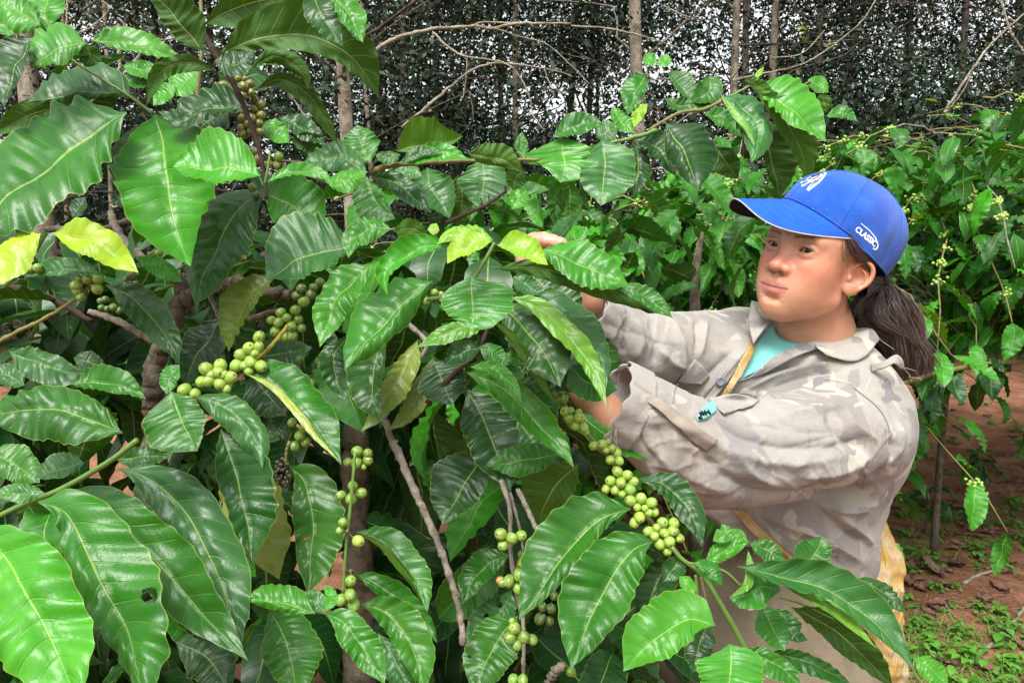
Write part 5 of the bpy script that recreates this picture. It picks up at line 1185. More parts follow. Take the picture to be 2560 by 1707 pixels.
for px, py, k, lab in WP:
    p = on_ground(px, py); n_ = 3 if k in (1, 3) else 1
    w = obj('weed', WEEDS[k], None, None, jit((.09, .26, .03), .2)); w.location = p; w.rotation_euler = (0, 0, rng.random()*6.28); s = rng.uniform(.68, 1.0); w.scale = (s, s, s); tag(w, lab, 'weed', 'weeds on the red soil')
wm = MB(); 
def bulk(me): 
    V0 = np.empty(len(me.vertices)*3, np.float32); me.vertices.foreach_get('co', V0); F0 = np.array([tuple(p.vertices) for p in me.polygons]); return V0.reshape(-1, 3), F0
WB = [bulk(w_) for w_ in WEEDS]
rw = np.random.default_rng(5)
for i in range(240):
    if i < 180: p = on_ground(rw.uniform(2180, 2620), 900+800*rw.random()**.8)
    else: p = np.array([rw.uniform(-1, 5), rw.uniform(1.6, 7.5), 0]); p[2] = gz(p[0], p[1])
    if i < 250 and 1380 < 853 + 0: continue
    if rw.random() < .4 and i < 180: continue
    V0, F0 = WB[int(rw.integers(5))]; a = rw.uniform(0, 6.28); s = rw.uniform(.3, .7); c, sn = math.cos(a), math.sin(a); wm.add(p+(V0*s)@np.array([[c, sn, 0], [-sn, c, 0], [0, 0, 1]]), F0)
gc = obj('ground_cover', wm.mesh('ground_cover'), WM, None, (.08, .21, .03)); tag(gc, 'small low weeds scattered over the red soil', 'weeds', kind='stuff')
gm = MB()
for i in range(900):
    p = on_ground(rw.uniform(2250, 2600), rw.choice([rw.uniform(1560, 1760), rw.uniform(1180, 1420)])); a = rw.uniform(0, 6.28); L = rw.uniform(.03, .10); d = np.array([math.cos(a)*.5, math.sin(a)*.5, .8]); t = np.linspace(0, 1, 5)[:, None]; mid = p+d*L*t+np.array([math.cos(a), math.sin(a), -.5])*L*.5*t**2; w = np.array([1, .9, .7, .4, .02])[:, None]*.0022*np.array([-math.sin(a), math.cos(a), 0]); gm.add(np.stack([mid-w, mid+w], 1).reshape(-1, 3), grid_faces(5, 2))
gg = obj('grass', gm.mesh('grass'), WM, None, (.10, .24, .03)); tag(gg, 'sparse grass blades among the weeds at right', 'grass', kind='stuff')
lm = MB()
for i in range(2600):
    p = on_ground(rw.uniform(2100, 2640), 930+830*rw.random()) if i < 1900 else on_ground(rw.uniform(700, 1300), rw.uniform(1150, 1760)); a = rw.uniform(0, 6.28); L = rw.uniform(.02, .11); d = np.array([math.cos(a), math.sin(a), rw.normal()*.12]); b = np.array([-math.sin(a), math.cos(a), 0])*L*rw.normal()*.2
    lm.add(*tube(np.array([p+[0, 0, .002], p+d*L*.5+b+[0, 0, .004], p+d*L+[0, 0, .003]]), rw.uniform(.0005, .0014), 3, False))
st = obj('straw', lm.mesh('straw'), plain('straw', (.34, .23, .13), .9, .1, .5), None); tag(st, 'fine dry straw and rootlets strewn on the soil', 'straw', kind='stuff')
# dead leaves
def dead_mesh(seed):
    r = np.random.default_rng(seed); n, k = 16, 9; t = np.linspace(0, 1, n); w = np.interp(t, WT, WW)*.22; U = np.linspace(-1, 1, k); T, UU = np.meshgrid(t, U, indexing='ij')
    x = T+.03*r.normal(size=T.shape); y = UU*w[:, None]*(1+.2*np.sin(T*17+r.random()*6)); z = .16*UU**2*r.uniform(.4, 1.4)+.06*np.sin(T*9+UU*4+r.random()*6)+.04*np.sin(T*23-UU*7)+.02*r.normal(size=T.shape); return mesh_np('dead_leaf', np.stack([x-.5, y, z], -1).reshape(-1, 3), grid_faces(n, k), uv=grid_uv(n, k))
def dead_mat():
    t = NT('dead_leaf'); oi = t.n('ShaderNodeObjectInfo'); tc = t.n('ShaderNodeTexCoord').outputs['Object']; c = t.mix(t.noise(tc, 9, 5, .7), t.mix(1.0, oi.outputs['Color'], (.45, .42, .42), 'MULTIPLY'), t.mix(1.0, oi.outputs['Color'], (1.3, 1.3, 1.3), 'MULTIPLY')); return t.surf(t.bsdf(c, .85, .2, t.bump(t.noise(tc, 25, 5, .7), .02, .6)))
DM = dead_mat(); DEAD = [dead_mesh(700+i) for i in range(5)]
for d_ in DEAD: d_.materials.append(DM)
DP = [(2330, 1440, .15, 'large curled brown leaf on the bare soil'), (2280, 1430, .12, 'grey brown curled leaf left of the largest'), (2380, 1430, .14, 'crumpled purple brown leaf right of the largest'), (2400, 1380, .10, 'dark curled leaf below the bright weeds'), (2350, 1480, .10, 'small withered leaf below the largest curled one'), (2250, 1270, .12, 'shrivelled leaf in the shade beside the hem'), (2310, 1255, .12, 'pale brown leaf beside the hem'), (2370, 1260, .10, 'dry leaf under the coffee row'), (2520, 1220, .12, 'purple withered leaf at the right edge'), (2360, 1650, .10, 'brown leaf among the bottom weeds'), (2480, 1150, .10, 'dry leaf farther up the path'),
      (920, 1412, .14, 'rust brown leaf glimpsed between the stems'), (985, 1440, .15, 'broad rusty leaf glimpsed below the hanging twig'), (890, 1690, .13, 'rust brown leaf at the bottom edge'), (1110, 1560, .13, 'brown leaf on soil behind the grey twig'), (1140, 1440, .14, 'rusty leaf behind the holed leaf'), (1190, 1420, .12, 'pinkish brown leaf on the soil behind the stems')]
for px, py, s, lab in DP:
    p = on_ground(px, py); o = obj('dead_leaf', DEAD[int(rw.integers(5))], None, None, jit((.22, .13, .10) if px > 1500 else (.22, .115, .075), .2)); s *= 1.0 if px > 1500 else 1.5; o.location = p+np.array([0, 0, .02]); o.rotation_euler = (rw.normal()*.4, rw.normal()*.3, rw.uniform(0, 6.28)); o.scale = (s, s, s*.6); tag(o, lab, 'dead leaf', 'dead leaves on the soil')
dl = MB(); DB = [bulk(d_) for d_ in DEAD]
for i in range(330):
    p = on_ground(rw.uniform(2150, 2640), 950+780*rw.random()) if i < 110 else np.array([rw.uniform(-2.5, 4.5), rw.uniform(.6, 7), 0]); p[2] = gz(p[0], p[1])+.012
    V0, F0 = DB[int(rw.integers(5))]; a = rw.uniform(0, 6.28); c, sn = math.cos(a), math.sin(a); dl.add(p+(V0*[1, 1, .6]*rw.uniform(.05, .11))@np.array([[c, sn, 0], [-sn, c, 0], [0, 0, 1]]), F0)
o = obj('leaf_litter', dl.mesh('leaf_litter'), DM, None, (.19, .10, .07)); tag(o, 'brown leaf litter scattered over the soil', 'leaf litter', kind='stuff')
def stick(pts, r, lab):
    P = np.array([on_ground(*q) for q in pts])+[0, 0, r]; P = catmull(P, 20)+rng.normal(size=(20, 3))*r*.2; o = tube_obj('stick', P, np.linspace(r, r*.6, 20), WOOD, None, 7, .05); tag(o, lab, 'stick')
stick([(2440, 1625), (2500, 1590), (2570, 1520)], .009, 'bent dry stick lying across the bottom right corner'); stick([(2405, 1470), (2460, 1450), (2520, 1430)], .008, 'straight dry stick on the bare soil at right'); stick([(2240, 1410), (2290, 1415), (2350, 1422)], .004, 'thin pale stick above the curled leaf'); stick([(2450, 960), (2480, 1010)], .008, 'short pale stick up the path'); stick([(2495, 1200), (2530, 1245)], .004, 'thin white twig beside the weeds'); stick([(2360, 1510), (2390, 1545), (2415, 1560)], .004, 'crooked thin twig below the curled leaf')
# low seedlings with big grey green leaves beside her back
for (px, py, d, n, s, lab) in ((2310, 1330, 2.6, 9, .15, 'young coffee seedling with broad dull leaves right of her elbow'), (2240, 1210, 2.3, 5, .16, 'coffee sucker with a large grey green leaf behind her back'), (2440, 1230, 2.9, 9, .12, 'young coffee plant on the path edge at right')):
    p = on_ground(px, py); root = empty('coffee_seedling', p, lab, 'seedling'); h = .26
    tube_obj('stem', np.array([p, p+[.02, 0, h*.5], p+[.01, .02, h]]), [.005, .004, .003], OLIVE, root, 6)
    for i in range(n):
        a = i*2.3; z = h*(.35+.65*i/n); put_leaf(p+np.array([.01, .01, z]), (math.cos(a), math.sin(a), rng.uniform(-.5, .2)), s*rng.uniform(.7, 1.1), 'pdd'[i % 3], root, FREE)
# a low dark branch of the right hand bush reaching out over the soil
root = empty('coffee_bush', on_ground(2300, 1130), 'low dark coffee branch reaching over the path right of the ponytail', 'coffee bush')
tube_obj('branch', catmull([W(2560, 900, 2.9), W(2400, 920, 2.6), W(2250, 960, 2.4), W(2130, 1000, 2.3)], 12), np.linspace(.012, .006, 12), OLIVE, root, 7)
for i in range(16):
    t = i/16; x = 2150+400*t; put_leaf(W(x, 985-90*t+rng.normal()*12, 2.33+.5*t), (rng.normal()*.6, -.4+rng.normal()*.4, -.5+rng.normal()*.25), rng.uniform(.14, .19), 'dddm'[i % 4], root, FREE)
# ================================================================ body, clothes (all worked out in camera axes: right, down, away)
def waves(p, seed, n, k0, k1, amp, dirs=None):
    r = np.random.default_rng(seed); out = np.zeros(len(p), np.float32)
    for i in range(n):
        d = r.normal(size=3)
        if dirs is not None: d = d-dirs*(d@dirs)*.85
        d /= np.linalg.norm(d); k = r.uniform(k0, k1); s = np.sin(p@(d*k).astype(np.float32)+r.random()*6.28+1.4*np.sin(p@(r.normal(size=3)*k*.25).astype(np.float32)))
        out += (1-2*np.abs(s)**.8) if i % 2 else s
    return out*(amp/math.sqrt(n))
def folds(p, L):
    """creases laid over the cloth: (points in photo pixels, half width in px, height in m)"""
    x = 1280+FPX*p[:, 0]/p[:, 2]; y = 853.5+FPX*p[:, 1]/p[:, 2]; q = np.stack([x, y], 1).astype(np.float32); out = np.zeros(len(p), np.float32)
    for pts, w, h in L:
        P = catmull(np.array(pts, float), 9).astype(np.float32); d = None
        n = len(P)-1; tt = None
        for i in range(n):
            ab = P[i+1]-P[i]; t = np.clip((q-P[i])@ab/(ab@ab), 0, 1); e = np.linalg.norm(q-P[i]-t[:, None]*ab, axis=1); T_ = (i+t)/n
            if d is None: d, tt = e, T_
            else:
                m = e < d; d = np.where(m, e, d); tt = np.where(m, T_, tt)
        out += h*np.exp(-(d/w)**1.3)*np.clip(np.sin(np.pi*np.clip(tt, .04, .96))*1.6, 0, 1)
    return out
def Z3(l): return [(1500+a/2.091, 750+b/2.091) for a, b in l]
NS = [cc(2140, 1085, 1.265), cc(2040, 1105, 1.19), cc(1900, 1130, 1.09), cc(1770, 1140, 1.02), cc(1670, 1085, .985), cc(1600, 1035, .975), cc(1538, 1008, .97)]
NSR = [.092, .090, .080, .072, .064, .056, .052]
FS = [cc(1840, 890, 1.42), cc(1760, 888, 1.35), cc(1680, 882, 1.27), cc(1600, 872, 1.21), cc(1530, 825, 1.17), cc(1468, 786, 1.14)]
FSR = [.090, .082, .070, .058, .047, .041]
LAT = np.array([.72, .10, -.68]); LAT /= np.linalg.norm(LAT); UPB = np.array([.05, -1, .0]); UPB /= np.linalg.norm(UPB); FWB = np.cross(UPB, LAT); FWB /= np.linalg.norm(FWB)
if FWB[2] > 0: FWB = -FWB
BR = np.stack([LAT, UPB, FWB], 1)
CH = np.array([.505, .165, 1.365])
SH_FOLDS = [
 (Z3([(210, 560), (400, 650), (560, 730), (760, 820), (1000, 860), (1300, 810)]), 16, .006), (Z3([(160, 700), (350, 850), (520, 950), (720, 1030)]), 18, .005),
 (Z3([(690, 760), (740, 860), (820, 930), (960, 980)]), 14, .006), (Z3([(380, 660), (400, 780), (385, 880)]), 12, .005), (Z3([(300, 640), (310, 760), (290, 850)]), 11, -.005),
 (Z3([(600, 640), (900, 760), (1200, 770), (1450, 700)]), 15, -.006), (Z3([(560, 860), (800, 1000), (1080, 1010), (1330, 940)]), 16, -.006), (Z3([(1280, 550), (1330, 660), (1470, 740)]), 12, .006),
 (Z3([(1180, 560), (1260, 700), (1420, 800)]), 13, -.006), (Z3([(1090, 1035), (1250, 1035), (1400, 960), (1520, 880)]), 10, -.012), (Z3([(860, 540), (1010, 450), (1180, 440), (1400, 470)]), 9, -.006),
 (Z3([(830, 520), (960, 470), (1120, 430)]), 10, .006), (Z3([(900, 620), (1150, 560), (1300, 560)]), 16, .006), (Z3([(1000, 930), (1250, 900), (1450, 800)]), 14, .006),
 (Z3([(480, 640), (520, 760), (640, 900)]), 12, -.005), (Z3([(120, 580), (200, 720), (330, 900)]), 14, -.004),
 # far sleeve
 (Z3([(180, 80), (220, 200), (180, 330)]), 9, .006), (Z3([(260, 90), (300, 220), (270, 360)]), 10, -.006), (Z3([(370, 100), (420, 220), (430, 380)]), 9, .006), (Z3([(500, 90), (520, 190), (500, 290)]), 8, -.007),
 (Z3([(560, 80), (545, 200), (520, 300)]), 7, .005), (Z3([(100, 90), (140, 180), (110, 300)]), 9, -.006), (Z3([(310, 250), (380, 330), (460, 360)]), 9, .005),
 # chest
 (Z3([(790, 240), (650, 380), (520, 520)]), 7, .006), (Z3([(700, 260), (600, 360), (480, 480)]), 7, -.005), (Z3([(760, 470), (900, 400), (1080, 350), (1250, 330)]), 7, .007), (Z3([(740, 430), (880, 370), (1100, 310)]), 6, -.006),
 (Z3([(880, 470), (1050, 400), (1250, 370)]), 7, -.006), (Z3([(620, 480), (760, 400), (900, 330), (1080, 270)]), 7, .005),
 # tail under the arm and back
 (Z3([(820, 1110), (1000, 1180), (1200, 1260), (1380, 1380)]), 12, .010), (Z3([(1100, 1060), (1250, 1180), (1400, 1280)]), 10, -.010), (Z3([(1180, 1080), (1330, 1100), (1470, 1060)]), 10, .010), (Z3([(1450, 1000), (1400, 1100), (1330, 1150)]), 9, -.009),
 (Z3([(1010, 1230), (1200, 1330), (1290, 1430)]), 10, -.008), (Z3([(1560, 620), (1570, 760), (1480, 900)]), 9, .008), (Z3([(1520, 700), (1540, 800), (1440, 960)]), 8, -.008), (Z3([(1250, 1130), (1380, 1230), (1430, 1290)]), 9, .008)]
_rf = np.random.default_rng(21)
for _i in range(60):
    if _i < 38: _x, _y, _a = _rf.uniform(1560, 2200), 0, _rf.normal()*.5+.25; _y = _rf.uniform(1010+.05*(2200-_x), 1240)
    elif _i < 50: _x, _y, _a = _rf.uniform(1480, 1720), _rf.uniform(790, 930), 1.3+_rf.normal()*.4
    else: _x, _y, _a = _rf.uniform(1800, 2150), _rf.uniform(1280, 1420), .7+_rf.normal()*.4
    _l = _rf.uniform(35, 110); SH_FOLDS.append(([(_x-math.cos(_a)*_l, _y-math.sin(_a)*_l), (_x+_rf.normal()*10, _y+_rf.normal()*10), (_x+math.cos(_a)*_l, _y+math.sin(_a)*_l)], _rf.uniform(4, 8), _rf.choice([-1, 1])*_rf.uniform(.0008, .0020)))
def shirt_sdf(p):
    d = sd_ell(p, CH, (.185, .215, .140), BR)
    d = smin(d, sd_ell(p, (.495, .36, 1.39), (.165, .22, .145), BR), .06)
    d = smin(d, sd_cone(p, cc(1850, 880, 1.43), cc(2110, 1020, 1.27), .075, .085), .06)
    d = smin(d, sd_cone(p, cc(2060, 930, 1.37), cc(2150, 1050, 1.33), .07, .09), .05)
    d = smin(d, sd_ell(p, cc(2160, 1110, 1.35), (.080, .115, .07)), .04)
    d = smin(d, sd_cone(p, cc(2090, 1290, 1.34), cc(2120, 1400, 1.34), .055, .045), .05)      # gathered tail
    d = smin(d, sd_cone(p, cc(2100, 1260, 1.33), cc(2165, 1275, 1.35), .04, .030), .03)
    d = smin(d, sd_ell(p, cc(1800, 975, 1.29), (.080, .115, .075)), .05)
    d = smin(d, sd_ell(p, cc(1810, 1180, 1.33), (.085, .12, .08)), .06)
    hem = (p[:, 1]-(.345+.42*(p[:, 0]-.40)))*.9
    d = smax(d, hem+.010*np.sin(p[:, 0]*60), .01)
    fs = sd_path(p, FS, FSR); ns = sd_path(p, NS, NSR)
    for (A, B, s) in ((FS[-2], FS[-1], fs), (NS[-2], NS[-1], ns)): pass
    ax = nrm(FS[-1]-FS[-2]); fs = smax(fs, (p-FS[-1].astype(np.float32))@ax-.004, .004)
    ax = nrm(NS[-1]-NS[-2]); ns = smax(ns, (p-NS[-1].astype(np.float32))@ax-.004+.004*np.sin(p[:, 1]*140), .004)
    d = smin(d, fs, .03); d = smin(d, ns, .014)
    # hollow cuffs
    ax = nrm(FS[-1]-FS[-2]); d = smax(d, -sd_cone(p, FS[-2], FS[-1]+ax*.05, .036, .039), .003)
    ax = nrm(NS[-1]-NS[-2]); d = smax(d, -sd_cone(p, NS[-2], NS[-1]+ax*.05, .045, .050), .003)
    return d
def shirt_relief(p): return folds(p, SH_FOLDS)*1.35+waves(p, 5, 10, 22, 55, .0015, nrm(np.array([.9, .1, .4])))+waves(p, 9, 8, 70, 150, .0006, nrm(np.array([.9, .1, .4])))
def grad(f, p, e=.002):
    g = np.stack([f(p+np.array(d, np.float32)*e)-f(p-np.array(d, np.float32)*e) for d in ((1, 0, 0), (0, 1, 0), (0, 0, 1))], 1); return nrm(g)
def trousers_sdf(p):
    d = sd_ell(p, (.475, .52, 1.37), (.150, .24, .135), BR)
    hipL = np.array([.545, .62, 1.33]); hipR = np.array([.40, .62, 1.47]); kL = np.array([.50, 1.02, 1.30]); kR = np.array([.36, 1.02, 1.45])
    fL = np.array([.50, 1.40, 1.36]); fR = np.array([.36, 1.40, 1.50])
    d = smin(d, sd_path(p, [hipL, kL, fL], [.115, .085, .07]), .05); d = smin(d, sd_path(p, [hipR, kR, fR], [.115, .085, .07]), .05)
    return d-waves(p, 31, 10, 18, 50, .006)
# skin of arms and hands
def hand(wr, kn, side, tips, d0):
    """wrist, middle knuckle, lateral axis, four finger tips"""
    wr, kn = np.array(wr), np.array(kn); ax = nrm(kn-wr); lat = nrm(side-ax*(side@ax)); L = []
    def f(p):
        d = sd_cone(p, wr, wr+ax*.03, .025, .027)
        for i, o in enumerate((-.030, -.010, .011, .030)):
            k = kn+lat*o+ax*(-.004*abs(i-1)); r = (.0100, .0103, .0098, .0088)[i]
            d = smin(d, sd_cone(p, wr+lat*o*.5, k, .017, r+.0012), .012)
            t = np.array(tips[i]); mid = (k+t)/2+d0*(.014, .018, .016, .012)[i]
            m1 = k*.5+mid*.5+d0*.004; m2 = mid*.45+t*.55+d0*.006
            d = smin(d, sd_path(p, [k, m1, mid, m2, t], [r, r*.93, r*.92, r*.84, r*.74]), .0035)
        return d
    return f, lat, ax
FW_ = cc(1452, 745, 1.125); FK = cc(1368, 599, 1.085)
fh, flat, fax = hand(FW_, FK, np.array([.55, .25, -.80]), [cc(1302, 680, 1.01), cc(1300, 668, 1.035), cc(1308, 655, 1.06), cc(1322, 640, 1.09)], np.array([-.45, -.85, -.1]))
NW_ = cc(1452, 960, .985); NK = cc(1398, 850, .975)
nh, nlat, nax = hand(NW_, NK, np.array([.45, -.1, -.9]), [cc(1340, 925, .93), cc(1325, 915, .95), cc(1325, 905, .97), cc(1335, 895, .995)], np.array([-.5, -.8, 0]))
def arms_sdf(p):
    a = fh(p); a = smin(a, sd_path(p, [FW_, cc(1500, 800, 1.16), cc(1640, 880, 1.25), cc(1840, 890, 1.42)], [.024, .031, .04, .05]), .02)
    th = [FW_+fax*.02-flat*.012, FW_+fax*.055-flat*.048, cc(1350, 700, 1.00), cc(1322, 705, .99)]
    a = smin(a, sd_path(p, th, [.017, .0125, .011, .009]), .010)
    b = nh(p); b = smin(b, sd_path(p, [NW_, cc(1545, 1065, .99), cc(1750, 1140, 1.03), cc(2100, 1080, 1.26)], [.021, .028, .042, .05]), .02)
    th = [NW_+nax*.02-nlat*.012, NW_+nax*.055-nlat*.046, cc(1385, 950, .93), cc(1350, 950, .92)]
    b = smin(b, sd_path(p, th, [.017, .0125, .011, .009]), .010)
    return np.minimum(a, b)
def core_sdf(p):
    d = sd_ell(p, CH+np.array([0, .02, .01]), (.15, .18, .095), BR); d = smin(d, sd_ell(p, (.48, .50, 1.385), (.13, .26, .10), BR), .06)
    d = smin(d, sd_path(p, [cc(1840, 890, 1.42), np.array([.5, .09, 1.36]), cc(2110, 1060, 1.27)], [.045, .06, .05]), .05)
    for hx in (0, 1):
        o = np.array([.0, 0, 0]) if hx else np.array([-.145, 0, .14])
        d = smin(d, sd_path(p, [np.array([.545, .62, 1.33])+o, np.array([.50, 1.02, 1.30])+o, np.array([.50, 1.52, 1.36])+o, np.array([.44, 1.57, 1.28])+o], [.085, .055, .035, .03]), .04)
    return d
def arm_tone(P):
    n = len(P); base = np.tile(np.array([.42, .22, .135]), (n, 1))
    kn = np.exp(-((np.linalg.norm(P-FK, axis=1))/.05)**2)[:, None]; return base*(1-kn*.6)+np.array([.66, .34, .26])*kn*.6
# ---------------------------------------------------------------- sheets of cloth
def sheet(rows, nu, nv, th, ruffle=0.0, seed=0):
    """rows: lists of (x px, y px, depth); smooth sheet through them with real thickness"""
    R = [catmull([cc(*q) for q in r], nv) for r in rows]; G = np.array([catmull([R[i][j] for i in range(len(R))], nu) for j in range(nv)]).transpose(1, 0, 2)
    if ruffle:
        g = G.reshape(-1, 3); G = (g+np.array([0, .3, 1.0])*waves(g, seed, 6, 60, 150, ruffle)[:, None]).reshape(G.shape)
    return shell(C2W(G.reshape(-1, 3)), nu, nv, th)
def march(x, y, sdf, d0=.85):
    dirs = np.stack([(x-1280)/FPX, (y-853.5)/FPX, np.ones(len(x))], 1); t = np.full(len(x), d0)
    for _ in range(70): t = t+np.clip(sdf((dirs*t[:, None]).astype(np.float32)), -.02, .05)*.7
    return t-shirt_relief((dirs*t[:, None]).astype(np.float32))*1.0
def laid(name, rows, mat, parent, off, nu=12, nv=26, th=.0018, ruffle=.0008, seed=1, sdf=None, lift=None):
    """cloth piece lying on the shirt: outline from rows of (x, y), depth from the cloth beneath, raised by off"""
    R = [catmull([(*q[:2], 0.) for q in r], nv) for r in rows]; G = np.array([catmull([R[i][j] for i in range(len(R))], nu) for j in range(nv)]).transpose(1, 0, 2).reshape(-1, 3)
    d = march(G[:, 0], G[:, 1], sdf or shirt_sdf).reshape(nu, nv)
    med = np.median(d); d = np.where(np.abs(d-med) > .12, med, d)
    for _ in range(6):
        e = np.pad(d, 1, mode='edge'); d = (e[:-2, 1:-1]+e[2:, 1:-1]+e[1:-1, :-2]+e[1:-1, 2:]+2*d)/6
    d = d-off
    if lift is not None: d = d-lift*np.linspace(0, 1, nu)[:, None]**2
    X = G[:, 0].reshape(nu, nv); Y = G[:, 1].reshape(nu, nv)
    P = np.stack([(X-1280)/FPX*d, (Y-853.5)/FPX*d, d], -1).reshape(-1, 3)
    P = P+np.array([0, .2, 1.0])*waves(P, seed, 6, 60, 150, ruffle)[:, None]
    V, F = shell(C2W(P), nu, nv, th); return obj(name, mesh_np(name, V, F), mat, parent)
def sheet_obj(name, rows, mat, parent, nu=14, nv=26, th=.0016, ruffle=.0012, seed=1, edge=True):
    V, F = sheet(rows, nu, nv, th, ruffle, seed); o = obj(name, mesh_np(name, V, F), mat, parent)
    return o
def camo_mat(name='faded_camouflage', dirt=1.0):
    t = NT(name); tc = t.n('ShaderNodeTexCoord').outputs['Object']
    warp = t.n('ShaderNodeVectorMath', operation='SCALE'); t.set(warp.inputs[0], t.noise(tc, 9, 3, .55, col=True)); warp.inputs['Scale'].default_value = .10
    v = t.n('ShaderNodeVectorMath', operation='ADD'); t.set(v.inputs[0], tc); t.set(v.inputs[1], warp.outputs[0]); v = v.outputs[0]
    a = t.noise(v, 11, 1.5, .5, .6); b = t.noise(v, 14, 1.2, .5, 1.2)
    sh = t.n('ShaderNodeVectorMath', operation='ADD'); t.set(sh.inputs[0], v); sh.inputs[1].default_value = (3.1, 7.7, 1.3); c_ = t.noise(sh.outputs[0], 12, 1, .5, .8)
    base = t.mix(t.sstep(a, .50, .525), (.272, .262, .228), (.155, .148, .140)); base = t.mix(t.sstep(b, .60, .63), base, (.42, .40, .33)); base = t.mix(t.sstep(c_, .62, .65), base, (.10, .105, .125))
    # bleaching: the print fades out over wide areas
    # strongest wear on the forearms (x is right in the place)
    fade = t.noise(tc, 4.5, 3, .6)
    sx = t.n('ShaderNodeSeparateXYZ'); t.set(sx.inputs[0], tc)
    arm = t.sstep(sx.outputs[0], .50, .28); y_ = t.sstep(sx.outputs[1], 1.30, 1.12)
    k = t.math('ADD', t.math('MULTIPLY', t.sstep(fade, .40, .62), .35), t.math('MULTIPLY', arm, .55), clamp=True)
    k = t.math('MAXIMUM', k, t.math('MULTIPLY', y_, .35))
    base = t.mix(k, base, (.285, .265, .24))
    d1 = t.noise(tc, 7, 5, .65); base = t.mix(t.math('MULTIPLY', t.sstep(d1, .5, .75), .5), base, (.26, .19, .14))
    d2 = t.noise(tc, 38, 4, .7); base = t.mix(t.math('MULTIPLY', t.sstep(d2, .45, .85), .5), base, t.mix(1.0, base, (.62, .58, .54), 'MULTIPLY'))
    sp = t.noise(tc, 160, 2, .5); base = t.mix(t.math('MULTIPLY', t.sstep(sp, .72, .76), .6), base, (.09, .07, .06))
    w1 = t.n('ShaderNodeTexWave', ins={'Vector': tc, 'Scale': 330.0, 'Distortion': 1.5}).outputs['Fac']; w2 = t.noise(tc, 700, 2, .6)
    base = t.mix(t.math('MULTIPLY', w2, .22), base, (.42, .41, .39))
    h = t.math('ADD', t.math('MULTIPLY', w1, .25), t.math('MULTIPLY', w2, .9)); h = t.math('ADD', h, t.math('MULTIPLY', t.noise(tc, 60, 5, .65), 5.0))
    return t.surf(t.bsdf(base, .93, .12, t.bump(h, .0009, .6), Sheen_Weight=.12))
CAMO = camo_mat()
THREAD = plain('pale_thread', (.45, .43, .39), .9, .1)
DARKSEAM = plain('dark_seam', (.15, .145, .14), .9, .1)
def seam_on(name, pts, r, mat, parent, sdf, step=.0002, n=40):
    """a stitched line lying on the shirt: each photo point is marched onto the cloth"""
    P = catmull(np.array(pts, float), n); dirs = np.stack([(P[:, 0]-1280)/FPX, (P[:, 1]-853.5)/FPX, np.ones(n)], 1); t = np.full(n, .85)
    for _ in range(60): t = t+np.clip(sdf((dirs*t[:, None]).astype(np.float32)), -.02, .05)*.7
    ok = t < 1.7; t = t-shirt_relief((dirs*t[:, None]).astype(np.float32)); Q = dirs*(t+step)[:, None]; Q = Q[ok]
    if len(Q) < 4: return None
    Q[1:-1] = (Q[:-2]+Q[1:-1]*2+Q[2:])/4
    return tube_obj(name, C2W(Q), r, mat, parent, 5)
